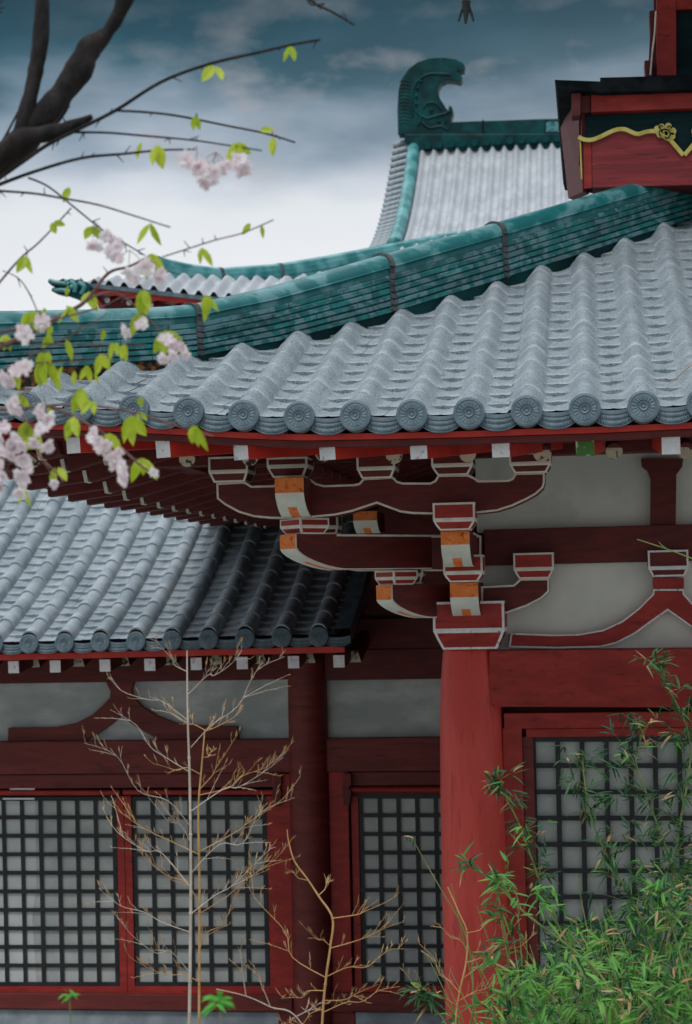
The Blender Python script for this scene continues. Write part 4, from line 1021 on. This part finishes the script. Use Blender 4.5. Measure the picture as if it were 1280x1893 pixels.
# dragon head at the corner
drg = [(167, 527), (160, 520), (152, 520), (147, 515), (138, 517), (131, 514), (124, 517), (116, 514), (108, 518), (98, 516), (89, 515), (88, 521), (94, 527), (102, 530), (96, 532), (94, 537), (101, 541), (112, 544), (122, 545), (134, 549), (144, 553), (158, 548), (168, 540)]
mb = MB(); mb.prism(pxpoly(drg, YE3-.12), YE3-.12, YE3+.14); dr = mb.build('dragon_head', 'glazefar', rear, bevel=.04)
mb = MB()
for pts, r_ in ((((95, 519), (110, 523), (128, 524)), .045), (((100, 537), (115, 536), (130, 539)), .045), (((130, 520), (140, 528), (138, 540)), .05), (((145, 522), (156, 530), (150, 544)), .05)):
    mb.tube([P3(x, y, YE3-.14) for x, y in dense(list(pts), 4)], r_, 8)
for x, y, r_ in ((122, 520, .05), (93, 518, .04), (133, 530, .06)): mb.tube([P3(x, y, YE3-.1), P3(x, y, YE3-.17), P3(x, y, YE3-.2)], [r_, r_*.8, .01], 10)
mb.build('dragon_relief', 'glazemid', dr, smooth='auto')
#PLANTS
# ================================================================== PLANTS
rnd = random.Random(11)
def leafblade(mb, p, d, nrm, L_, W_, mi=0, fold=.25, droop=0.0):
    """pointed blade from p along d, folded along its midrib"""
    d = d.normalized(); s_ = d.cross(nrm)
    if s_.length < 1e-4: s_ = Vector((1, 0, 0))
    s_.normalize(); n_ = s_.cross(d)
    ps = [p]; o = []
    for u, w_ in ((.22, .8), (.5, 1.0), (.78, .6)):
        c = p+d*(L_*u)+Vector((0, 0, -droop*L_*u*u)); o.append((c, c+s_*(W_/2*w_)+n_*fold*W_*.5*w_, c-s_*(W_/2*w_)+n_*fold*W_*.5*w_))
    tip = p+d*L_+Vector((0, 0, -droop*L_))
    vs = [p]; 
    for c, a, b in o: vs += [c, a, b]
    vs.append(tip)
    fs = [(0, 1, 2), (0, 3, 1), (1, 4, 5, 2), (1, 3, 6, 4), (4, 7, 8, 5), (4, 6, 9, 7), (7, 10, 8), (7, 9, 10)]
    mb.add(vs, fs, mi)
def rv(r=rnd): 
    while True:
        v = Vector((r.uniform(-1, 1), r.uniform(-1, 1), r.uniform(-1, 1)))
        if .01 < v.length < 1: return v.normalized()
def path3(pts, k=5): return [Vector(p) for p in dense([tuple(q) for q in pts], k)]
def bamboo_leaves(mb, p, n, size=1.0, bright=.5, spread=1.0):
    base = Vector((rnd.uniform(-1, 1), rnd.uniform(-.8, .8), rnd.uniform(-.3, .6))).normalized()
    for _ in range(n):
        d = (base+rv()*.75*spread); d.z -= .15
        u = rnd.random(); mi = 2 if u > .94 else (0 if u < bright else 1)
        leafblade(mb, p+rv()*.012, d, Vector((rnd.uniform(-.5, .5), -.6, 1)), rnd.uniform(.055, .115)*size, rnd.uniform(.008, .015)*size, mi, .3, rnd.uniform(0, .4))
def bamboo(name, label, pts, Y, dens, bright, top_r=.003, base_r=.008, dY=.0, group='green bamboo stalks', side=.16, culm='culm', start=.0, lsize=1.0):
    P = [P3(x, y, Y+dY*i) for i, (x, y) in enumerate(pts)]
    foot = Vector((P[0].x+.1, P[0].y+.1, -4.9))
    t = thing(name, label, 'bamboo', foot, group)
    pp = path3([foot]+P, 5); n = len(pp)
    mb = MB(); mb.tube(pp, [lerp(base_r, top_r, i/(n-1)) for i in range(n)], 7)
    nodes = [q for q in pp if proj(q)[1] < 1960]
    mb2 = mb; lf = MB()
    m_ = len(nodes)
    for i, q in enumerate(nodes):
        fr_ = i/max(1, m_-1)
        if fr_ < start: continue
        for _ in range(rnd.choice((0, dens-1, dens, dens+1)) if dens else 0):
            d = Vector((rnd.uniform(-1, 1), rnd.uniform(-.7, .7), rnd.uniform(.1, 1.1))).normalized()
            ln = side*rnd.uniform(.3, 1.9)*(1.15-.5*fr_)
            q0 = q.lerp(nodes[min(i+1, m_-1)], rnd.random()); e = q0+d*ln; mid = q0+d*ln*.5+Vector((0, 0, .01))
            mb2.tube([q0, mid, e], [.0016, .0013, .0008], 4, caps=False)
            bamboo_leaves(lf, e, rnd.randint(3, 6), lsize, bright); bamboo_leaves(lf, mid, rnd.randint(0, 3), lsize, bright)
    bamboo_leaves(lf, P[-1], 6, .8*lsize, bright)
    mb.build('culm', culm, t, smooth='auto', fix=False)
    lf.build('leaves', ['bleaf', 'bleafd', 'bleafy'], t, fix=False)
    return t
bamboo('bamboo', 'slim bamboo whose leafy tip crosses the right edge of the big column', [(1150, 2050), (1110, 1860), (1075, 1790), (1040, 1727), (1010, 1660), (992, 1611), (972, 1555), (950, 1502), (918, 1447)], 8.9, 2, .25, side=.08)
bamboo('bamboo', 'bamboo leaning left across the middle of the right lattice window', [(1270, 2050), (1240, 1850), (1215, 1770), (1182, 1690), (1152, 1634), (1126, 1589), (1096, 1521), (1082, 1450), (1078, 1400)], 9.1, 2, .08, side=.13)
bamboo('bamboo', 'dark bamboo rising past the top of the right lattice window', [(1330, 2050), (1300, 1800), (1260, 1650), (1233, 1570), (1209, 1506), (1194, 1461), (1176, 1405), (1188, 1352)], 9.2, 2, .06, side=.14)
bamboo('bamboo', 'tallest bamboo at the right edge, tip against the red lintel', [(1250, 2050), (1225, 1850), (1239, 1660), (1246, 1600), (1262, 1500), (1276, 1420), (1272, 1350), (1246, 1290), (1213, 1232)], 9.2, 2, .05, side=.12)
bamboo('bamboo', 'arching bamboo with a leaf tuft in front of the big column', [(925, 2050), (928, 1893), (935, 1832), (941, 1769), (931, 1710), (918, 1645), (896, 1618), (868, 1604)], 8.5, 1, .35, side=.07)
bamboo('bamboo', 'yellowish bamboo bending left through the brightest leaves', [(1125, 2050), (1122, 1893), (1119, 1815), (1047, 1746), (985, 1700), (950, 1668), (925, 1640)], 8.2, 1, .8, side=.14)
bamboo('bamboo', 'nearly bare green bamboo stem arching over the small lattice door', [(870, 2050), (875, 1862), (872, 1780), (856, 1715), (822, 1655), (790, 1600), (762, 1549)], 8.6, 0, .4, base_r=.006, top_r=.0015)
bamboo('bamboo', 'low bamboo sprout with leaf tuft below the small lattice door', [(870, 2050), (832, 1910), (800, 1862), (775, 1838)], 8.3, 2, .2, side=.05, base_r=.004, start=.5)
bamboo('bamboo', 'bamboo at the right edge with big leaves before the dark thicket', [(1300, 2050), (1285, 1890), (1262, 1780), (1235, 1690), (1222, 1655)], 8.2, 2, .5, side=.13, lsize=1.2)
# dense mass, uncountable
lf = MB(); st = MB()
for k in range(820):
    x = 830+540*rnd.random()**.75; u = rnd.random()**.7
    ytop = interp([800, 900, 960, 1050, 1150, 1280, 1370], [1895, 1830, 1775, 1715, 1660, 1580, 1520], x)
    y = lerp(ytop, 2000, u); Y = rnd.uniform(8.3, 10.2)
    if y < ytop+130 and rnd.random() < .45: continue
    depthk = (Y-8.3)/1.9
    br = 1.0*(1-depthk**1.2)*(1 if y > 1700 else .3)+.05  # deeper and higher tufts take darker leaves, painting in the thicket's shade
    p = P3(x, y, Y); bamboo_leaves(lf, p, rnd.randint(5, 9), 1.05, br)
    d = Vector((rnd.uniform(-.1, .1), rnd.uniform(-.05, .05), -rnd.uniform(.08, .3))); st.tube([p, p+d*.5+Vector((.01, 0, 0)), p+d], [.001, .0016, .002], 4, 3, caps=False)
for k in range(620):
    x = rnd.uniform(930, 1400); yt = interp([930, 1000, 1100, 1280, 1400], [1800, 1730, 1690, 1600, 1560], x); y = lerp(yt, 2000, rnd.random()**.8)
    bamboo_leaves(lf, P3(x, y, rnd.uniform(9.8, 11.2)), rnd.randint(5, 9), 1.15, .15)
for k in range(130):
    x = 900+480*rnd.random()**.8; y = rnd.uniform(1760, 1960); bamboo_leaves(lf, P3(x, y, rnd.uniform(7.9, 8.5)), rnd.randint(4, 7), 1.1, .75)
for k in range(46):
    x = rnd.uniform(880, 1400); p = P3(x, 2000, rnd.uniform(8.6, 10)); q = p+Vector((rnd.uniform(-.35, .15), rnd.uniform(-.1, .2), rnd.uniform(.5, 1.0)))
    st.tube([Vector((p.x+.1, p.y, -4.9)), p, p.lerp(q, .5)+Vector((.03, 0, 0)), q], [.007, .006, .004, .002], 5, 3)
lf.v += []
o_ = len(lf.v); lf.v += st.v; lf.f += [tuple(i+o_ for i in f) for f in st.f]; lf.m += st.m
th = lf.build('bamboo_thicket', ['bleaf', 'bleafd', 'bleafy', 'culm'], None, fix=False)
th['kind'] = 'stuff'; th['label'] = 'dense tangle of green bamboo leaves and stems at the bottom right'; th['category'] = 'bamboo thicket'
# dark thicket behind
# ---- dry stalks
def drystalk(label, pts, branches, Y, m_, r0=.0085, r1=.0028, tw=1.0, extra=0):
    P = [P3(x, y, Y) for x, y in pts]; foot = Vector((P[0].x, P[0].y, -4.9))
    t = thing('dry_bamboo', label, 'dry bamboo', foot, 'dry leafless bamboo stalks')
    pp = path3([foot]+P, 6); n = len(pp); mb = MB(); mb.tube(pp, [lerp(r0, r1, (i/(n-1))**1.5) for i in range(n)], 8)
    acc = 0
    for i in range(1, n-1):
        acc += (pp[i]-pp[i-1]).length
        if acc > .28: acc = 0; d = (pp[i+1]-pp[i]).normalized(); r_ = lerp(r0, r1, (i/(n-1))**1.5)*1.35; mb.tube([pp[i]-d*.004, pp[i]+d*.004], r_, 8)
    mb.build('stalk', m_, t, smooth='auto')
    bl = MB()
    for x0, y0, x1, y1 in branches:
        a = P3(x0, y0, Y); b = P3(x1, y1, Y+rnd.uniform(-.25, .25)); L_ = (b-a).length
        mid = a.lerp(b, .5)+Vector((0, 0, -.06*L_*rnd.uniform(.3, 1.2)))
        q1 = a.lerp(b, .3)+Vector((rnd.uniform(-1, 1), 0, rnd.uniform(-1, 1)))*.022*L_/.3; q3 = a.lerp(b, .75)+Vector((rnd.uniform(-1, 1), 0, rnd.uniform(-1, 1)))*.02*L_/.3; cc = path3([a, q1, mid, q3, b], 4); nb = len(cc); mb = MB(); mb.tube(cc, [lerp(.0021, .0006, i/(nb-1)) for i in range(nb)], 6, caps=False)
        dm = (b-a).normalized()
        for _ in range(rnd.randint(1, 3)):
            i0 = rnd.randrange(2, nb-3); aa = R(rnd.choice((-1, 1))*rnd.uniform(15, 38)); dd = Vector((dm.x*math.cos(aa)-dm.z*math.sin(aa), dm.y+rnd.uniform(-.3, .3), dm.x*math.sin(aa)+dm.z*math.cos(aa))); l2 = L_*rnd.uniform(.18, .42)
            mb.tube([cc[i0], cc[i0]+dd*l2*.5+Vector((0, 0, .004)), cc[i0]+dd*l2], [.0012, .0009, .0005], 4, caps=False)
            for u_ in (.45, .7, .95): leafblade(bl, cc[i0]+dd*l2*u_, (dd+rv()*.5+Vector((0, 0, .3))).normalized(), Vector((.2, -1, .2)), rnd.uniform(.015, .035), rnd.uniform(.002, .004), 0, .2)
        ns = max(3, int(L_/.032))
        for i in range(ns):
            if rnd.random() < .3: continue
            u = ((i+.6+rnd.uniform(-.6, .6))/ns)**.8; u = min(max(u, .12), .98)
            q = cc[min(nb-1, int(u*(nb-1)))].lerp(cc[min(nb-1, int(u*(nb-1))+1)], (u*(nb-1)) % 1)
            sgn = 1 if i % 2 else -1
            d = (dm*.8+Vector((0, rnd.uniform(-.5, .5), .9))*.6+Vector((sgn*.5, 0, sgn*.35*(1 if dm.x > 0 else -1))) ).normalized()
            ln = rnd.choice((.5, .8, 1, 1.5))*rnd.uniform(.03, .075)*tw*(1.2-.5*u)
            e = q+d*ln; mb.tube([q, q+d*ln*.5+rv()*.005, e], [.0009, .0007, .0004], 4, caps=False)
            for _ in range(rnd.randint(1, 3)):
                dd = (d+rv()*.45+Vector((0, 0, .3))).normalized(); leafblade(bl, e-d*ln*rnd.uniform(0, .5), dd, Vector((.2, -1, .2)), rnd.uniform(.018, .045), rnd.uniform(.002, .0045), 0, .2)
            if rnd.random() < .4:
                d2 = (d+rv()*.6).normalized(); mb.tube([q+d*ln*.4, q+d*ln*.4+d2*ln*.6], [.001, .0005], 4, caps=False)
        mb.build('side_branch', m_, t, fix=False)
    o = bl.build('dry_leaf_tips', 'bleafy', t, fix=False); o['kind'] = 'stuff'
    return t
drystalk('pale upright dry stalk, the tallest, ending just under the side hall eave', [(345, 2080), (350, 1893), (353, 1650), (351, 1450), (347, 1320), (346, 1203)],
    [(345, 1241, 294, 1190), (348, 1284, 447, 1202), (346, 1331, 197, 1245), (347, 1336, 276, 1288), (353, 1382, 527, 1214), (351, 1428, 204, 1312), (352, 1528, 156, 1374), (353, 1500, 524, 1400), (352, 1640, 188, 1490), (353, 1615, 545, 1475),
     (353, 1560, 272, 1470), (352, 1724, 182, 1642), (353, 1690, 500, 1570), (352, 1800, 222, 1700)], 7.7, 'drypale')
drystalk('golden dry stalk close beside the tallest pale one', [(366, 2080), (368, 1893), (369, 1650), (367, 1500), (372, 1430), (379, 1348)],
    [(379, 1350, 318, 1318), (379, 1352, 452, 1308), (374, 1400, 400, 1385), (371, 1432, 283, 1412), (369, 1470, 532, 1384), (367, 1462, 430, 1372), (368, 1580, 192, 1478), (368, 1575, 555, 1436), (368, 1690, 545, 1545), (369, 1670, 250, 1560), (368, 1760, 460, 1620), (368, 1815, 240, 1770)], 7.8, 'drygold', .0066, .0028)
drystalk('golden dry stalk with crooked top in front of the side hall column', [(590, 2080), (596, 1893), (603, 1809), (611, 1751), (615, 1698), (590, 1658), (569, 1626), (545, 1593), (534, 1557), (531, 1534)],
    [(615, 1698, 735, 1655), (612, 1753, 748, 1704), (604, 1806, 752, 1755), (598, 1872, 740, 1824), (603, 1808, 455, 1632), (611, 1750, 566, 1718), (599, 1866, 515, 1905), (600, 1832, 520, 1846), (600, 1850, 700, 1820), (570, 1628, 528, 1606), (590, 1655, 612, 1628)], 7.9, 'drygold', .0058, .0022, .8)
drystalk('reddish dry stalk in front of the foot of the big column', [(840, 2080), (843, 1893), (850, 1835), (862, 1780), (864, 1725), (850, 1690), (828, 1640)],
    [(862, 1780, 985, 1728), (855, 1810, 960, 1700), (850, 1835, 775, 1745), (864, 1725, 925, 1690), (850, 1850, 940, 1800), (848, 1862, 745, 1790), (866, 1760, 800, 1700)], 8.4, 'drygold', .005, .0025, .8)
drystalk('thin dry stalk leaning left at the bottom between the doors', [(640, 2080), (558, 1893), (500, 1862), (455, 1842), (400, 1829)], [(500, 1862, 470, 1790), (455, 1842, 440, 1750), (540, 1884, 600, 1850)], 7.2, 'drypale', .003, .0015, .7)
# bare twigs entering from the right
def twigthing(label, pts, Y, m_, r0, r1, spur=None):
    P = [P3(x, y, Y) for x, y in pts]; foot = Vector((P[0].x, P[0].y, -4.9)); t = thing('bare_twig', label, 'twig', foot)
    pp = path3([foot]+P, 5); n = len(pp); mb = MB(); mb.tube(pp, [lerp(r0, r1, i/(n-1)) for i in range(n)], 6); mb.build('stem', m_, t, smooth='auto')
    if spur: mb = MB(); mb.tube([P3(x, y, Y) for x, y in spur], [.003, .0022, .001], 5); mb.build('spur', m_, t)
twigthing('thin pale green twig with one short spur before the upper wall', [(1560, 2050), (1540, 1500), (1440, 1140), (1330, 1055), (1278, 1032), (1230, 1014), (1178, 997)], 8.6, 'culm', .006, .0018, [(1232, 1014), (1223, 1007), (1218, 1001)])
twigthing('single tan straw tip over the big roof at the right edge', [(1640, 2050), (1620, 1400), (1500, 760), (1350, 640), (1282, 674), (1256, 694), (1236, 711)], 8.6, 'dry', .006, .002)
# blurred sprigs close to the camera
def sprig(label, px, py, Y, sc):
    p = P3(px, py, Y); foot = Vector((p.x+.05, p.y, -4.9)); t = thing('leafy_sprig', label, 'bamboo sprig', foot)
    mb = MB(); mb.tube([foot, p+Vector((.02, 0, -.3)), p+Vector((.004, 0, -.08)), p], [.004, .003, .002, .0015], 6); mb.build('stem', 'culm', t)
    lf = MB()
    for k in range(18 if sc > 1 else 9):
        a = R(rnd.uniform(-80, 80)); d = Vector((math.sin(a)*1.2, rnd.uniform(-.4, .4), math.cos(a)*.35)); leafblade(lf, p+rv()*.012, d+rv()*.5, Vector((rnd.uniform(-.6, .6), -1, .6)), rnd.uniform(.03, .055)*sc, .010*sc, 0, .2, .5)
    lf.build('leaves', 'leafg', t, fix=False)
M['leafg'] = mat('bright_green_leaf', (.09, .42, .05), (.18, .55, .09), 14, .5, .1, 60, trans=.45)
sprig('small blurred green sprig near the bottom left corner', 128, 1838, 5.0, .72)
sprig('fuller blurred green sprig at the foot of the tall dry stalks', 406, 1852, 4.8, 1.05)

# ---- flowering cherry, near and out of focus
YCH = 5.0
cherry = thing('cherry_tree', 'blurred flowering cherry with dark limbs, lime leaves and pale pink blossoms', 'cherry tree', (P3(-420, 900, YCH+.2).x, YCH+.2, -4.9))
def limb(name, pts, w0, w1, Y0, Y1, m_='bark', n=10, knob=.0, spurs=0):
    N_ = len(pts); P = [P3(x, y, lerp(Y0, Y1, i/(N_-1))) for i, (x, y) in enumerate(pts)]
    pp = path3(P, 5); k = len(pp)
    rad = [lerp(w0, w1, i/(k-1))/660/2*(1+knob*.6*noise.noise(pp[i]*9)+knob*.25*noise.noise(pp[i]*31)) for i in range(k)]
    mb = MB(); mb.tube(pp, rad, n)
    for _ in range(spurs):
        q = pp[rnd.randrange(1, k-1)]; mb.tube([q, q+Vector((rnd.uniform(-.02, .03), 0, rnd.uniform(-.03, .03)))], [.0022, .0010], 5)
    return mb.build(name, m_, cherry, smooth='auto')
fx = cherry.location
mb = MB(); c0 = P3(-420, 900, 5.2)
mb.tube([Vector((c0.x, 5.2, -4.9)), Vector((c0.x+.03, 5.2, -2.5)), Vector((c0.x-.02, 5.2, -1)), c0, P3(-240, 560, 5.1), P3(-60, 350, 5.0)], [.16, .12, .10, .09, .075, .060], 14)
mb.build('trunk', 'bark', cherry, smooth='auto')
limb('limb', [(-60, 352), (0, 298), (52, 252), (92, 205), (118, 168), (146, 128), (166, 88), (196, 62), (222, 20), (250, -60)], 62, 36, 5, 5.1, knob=.8, n=16)
limb('limb', [(38, 262), (50, 205), (66, 130), (76, 60), (80, -60)], 36, 24, 5, 5.05, knob=.6)
limb('limb', [(-40, 330), (30, 262), (80, 248), (120, 238), (148, 226), (170, 215)], 50, 11, 4.98, 4.95, knob=.6)
limb('limb', [(-20, 300), (8, 255), (34, 205)], 7, 4, 5, 5, 'bark', 6)
limb('limb', [(92, 238), (112, 215), (122, 190)], 7, 3, 5, 5, 'bark', 6)
BR = [([(-20, 342), (40, 300), (90, 266), (150, 236), (215, 203), (300, 150), (390, 117), (480, 96), (540, 82), (592, 73)], 9, 5),
 ([(215, 204), (270, 207), (330, 214), (420, 232), (490, 246), (546, 263)], 5, 3.5), ([(132, 244), (200, 245), (260, 250), (350, 258), (420, 268), (484, 278)], 5, 2.5),
 ([(-10, 344), (60, 318), (150, 292), (230, 284), (300, 277), (360, 276)], 8, 3), ([(-10, 352), (60, 357), (115, 366), (180, 378), (240, 396), (315, 420)], 5, 2.5),
 ([(52, 328), (90, 345), (140, 385), (190, 425), (240, 455), (268, 472)], 4, 2.5), ([(-20, 545), (35, 480), (75, 445), (132, 384)], 5, 3), ([(300, 475), (340, 462), (400, 443), (450, 430), (506, 406)], 3, 2.5),
 ([(-60, 665), (0, 642), (60, 612), (120, 580), (160, 555), (200, 505), (240, 492), (280, 470)], 13, 4), ([(-20, 620), (60, 600), (130, 583), (190, 566), (240, 540)], 5, 2.5),
 ([(-30, 700), (30, 672), (90, 640), (150, 610), (198, 580)], 4, 2), ([(-30, 632), (40, 634), (120, 636), (200, 637), (270, 636)], 4, 2), ([(-20, 690), (60, 672), (130, 668), (210, 660)], 3.5, 2),
 ([(-30, 757), (40, 755), (110, 748), (190, 752), (260, 765), (330, 788), (395, 806)], 6, 3), ([(90, 750), (140, 772), (190, 800), (235, 838), (262, 862), (288, 878)], 6, 3.5),
 ([(40, 760), (60, 800), (72, 840), (110, 880), (116, 892)], 4, 2.5), ([(-30, 780), (20, 800), (50, 812)], 4, 2.5), ([(160, 553), (210, 540), (255, 570), (300, 615), (318, 640)], 4, 2.5), ([(60, 608), (70, 580), (40, 520), (5, 500)], 3, 2),
 ([(548, -30), (580, 4), (615, 22), (656, 46)], 6, 3.5), ([(565, -12), (575, 8), (600, 6)], 4, 3), ([(-10, 10), (4, 24)], 3, 2), ([(105, 268), (120, 230), (112, 210)], 3, 2)]
for pts, a, b in BR:
    o = limb('twig', pts, a, b, 4.98, 4.85+.3*rnd.random(), 'bark' if pts[0][1] < 400 else 'twig', 6, 0, len(pts))
LV = [(538, 84, 40, 2), (397, 122, 46, 2), (360, 214, 42, 2), (262, 262, 40, 1), (290, 266, 52, 2), (484, 238, 44, 1, 85), (502, 252, 42, 1), (430, 266, 50, 3, 50), (130, 346, 44, 1), (95, 410, 34, 2, 60), (48, 472, 42, 2), (280, 412, 48, 2), (283, 468, 52, 4), (372, 456, 40, 2), (465, 412, 38, 1, -30), (482, 416, 30, 1),
      (385, 545, 46, 3), (163, 538, 50, 2), (128, 565, 50, 2), (265, 536, 50, 4), (60, 575, 44, 3), (12, 618, 36, 3), (90, 615, 40, 2), (118, 626, 42, 1), (80, 650, 44, 2), (82, 664, 62, 4), (182, 654, 46, 2), (230, 636, 44, 2), (308, 610, 56, 3), (30, 728, 42, 3), (92, 752, 32, 2), (145, 716, 52, 2), (138, 770, 50, 3),
      (240, 768, 56, 3), (362, 786, 48, 3), (106, 864, 44, 2), (44, 895, 42, 2), (48, 780, 48, 3), (262, 846, 50, 3), (172, 418, 42, 2), (70, 800, 44, 2), (205, 800, 40, 2), (35, 690, 40, 2), (255, 580, 46, 2)]
for _ in range(16): LV.append((rnd.uniform(0, 330), rnd.uniform(520, 860), rnd.uniform(22, 36), rnd.choice((1, 2))))
for q in LV:
    x, y, s_, n_ = q[:4]; Y = 4.9+rnd.uniform(-.15, .2); p = P3(x, y, Y); lf = MB()
    for k in range(n_):
        a = R(q[4]+rnd.uniform(-15, 15)) if len(q) > 4 and k == 0 else R(lerp(-42, 42, (k+.5)/n_)+rnd.uniform(-16, 16))
        d = Vector((math.sin(a), rnd.uniform(-.5, .5), -math.cos(a)))
        leafblade(lf, p+Vector((rnd.uniform(-.006, .006), rnd.uniform(-.01, .01), 0)), d, Vector((rnd.uniform(-.9, .9), -1, .1)), s_/660*rnd.uniform(.7, 1.12), s_/660*rnd.uniform(.34, .46), 0, .3, 0)
    lf.build('leaf_cluster', 'leaf', cherry, fix=False)
def flower(mb, c, axis, r_):
    axis = axis.normalized(); a = axis.cross(Vector((0, 0, 1)))
    if a.length < .1: a = Vector((1, 0, 0))
    a.normalize(); b = axis.cross(a)
    for ring, (n_, lift, rr) in enumerate(((7, .1, 1.0), (6, .45, .85), (5, .9, .6))):
        for k in range(n_):
            t = 2*math.pi*(k+.5*ring)/n_+rnd.uniform(-.2, .2); d = (a*math.cos(t)+b*math.sin(t)+axis*lift*rnd.uniform(.7, 1.3)).normalized(); s_ = d.cross(axis).normalized()
            L_ = r_*rr*rnd.uniform(.7, 1.25); w_ = L_*rnd.uniform(.26, .38)
            p0 = c; p1 = c+d*L_*.55+s_*w_; p2 = c+d*L_*.55-s_*w_; p3 = c+d*L_+s_*w_*.55+axis*L_*.08; p4 = c+d*L_-s_*w_*.55+axis*L_*.08; p5 = c+d*L_*.88; pm = c+d*L_*.55-axis*L_*.06
            mb.add([p0, p1, p2, p3, p4, p5, pm], [(0, 1, 6), (0, 6, 2), (1, 3, 5, 6), (6, 5, 4, 2)])
FL = [(362, 300, 22, 3), (398, 310, 34, 6), (435, 308, 24, 4), (380, 325, 20, 3), (172, 438, 22, 3), (195, 462, 26, 4), (238, 492, 24, 3), (284, 512, 30, 4), (262, 606, 24, 2), (315, 645, 32, 4), (330, 655, 20, 2), (32, 700, 30, 4), (55, 748, 28, 4), (62, 805, 34, 5), (35, 838, 34, 5), (22, 872, 32, 5), (10, 900, 34, 5),
      (78, 884, 26, 2), (90, 806, 22, 2), (185, 825, 24, 3), (205, 845, 26, 3), (224, 868, 18, 1), (252, 878, 28, 3), (240, 890, 20, 2), (60, 625, 26, 3), (70, 600, 22, 2), (-10, 860, 30, 4), (5, 805, 24, 3), (80, 768, 22, 2)]
for x, y, rr, n_ in FL:
    mb = MB(); Y = 4.6+rnd.uniform(-.12, .2)
    for k in range(n_):
        a = rnd.uniform(0, 6.28); q_ = rnd.uniform(.2, 1.2)*rr if n_ > 1 else 0
        c = P3(x+q_*math.cos(a), y+q_*.75*math.sin(a), Y+rnd.uniform(-.03, .03))
        mb.tube([P3(x, y, Y)+Vector((0, .012, .045)), P3(x, y, Y)*.5+c*.5+Vector((0, .01, .03)), c], [.0010, .0009, .0009], 4, 1); ax = Vector((math.cos(a)*.6+rnd.uniform(-.3, .3), -.8, -math.sin(a)*.5-.35)); flower(mb, c, ax, rnd.uniform(11, 19)/700)
    o = mb.build('blossom_cluster', ['petal', 'twig'], cherry, fix=False)
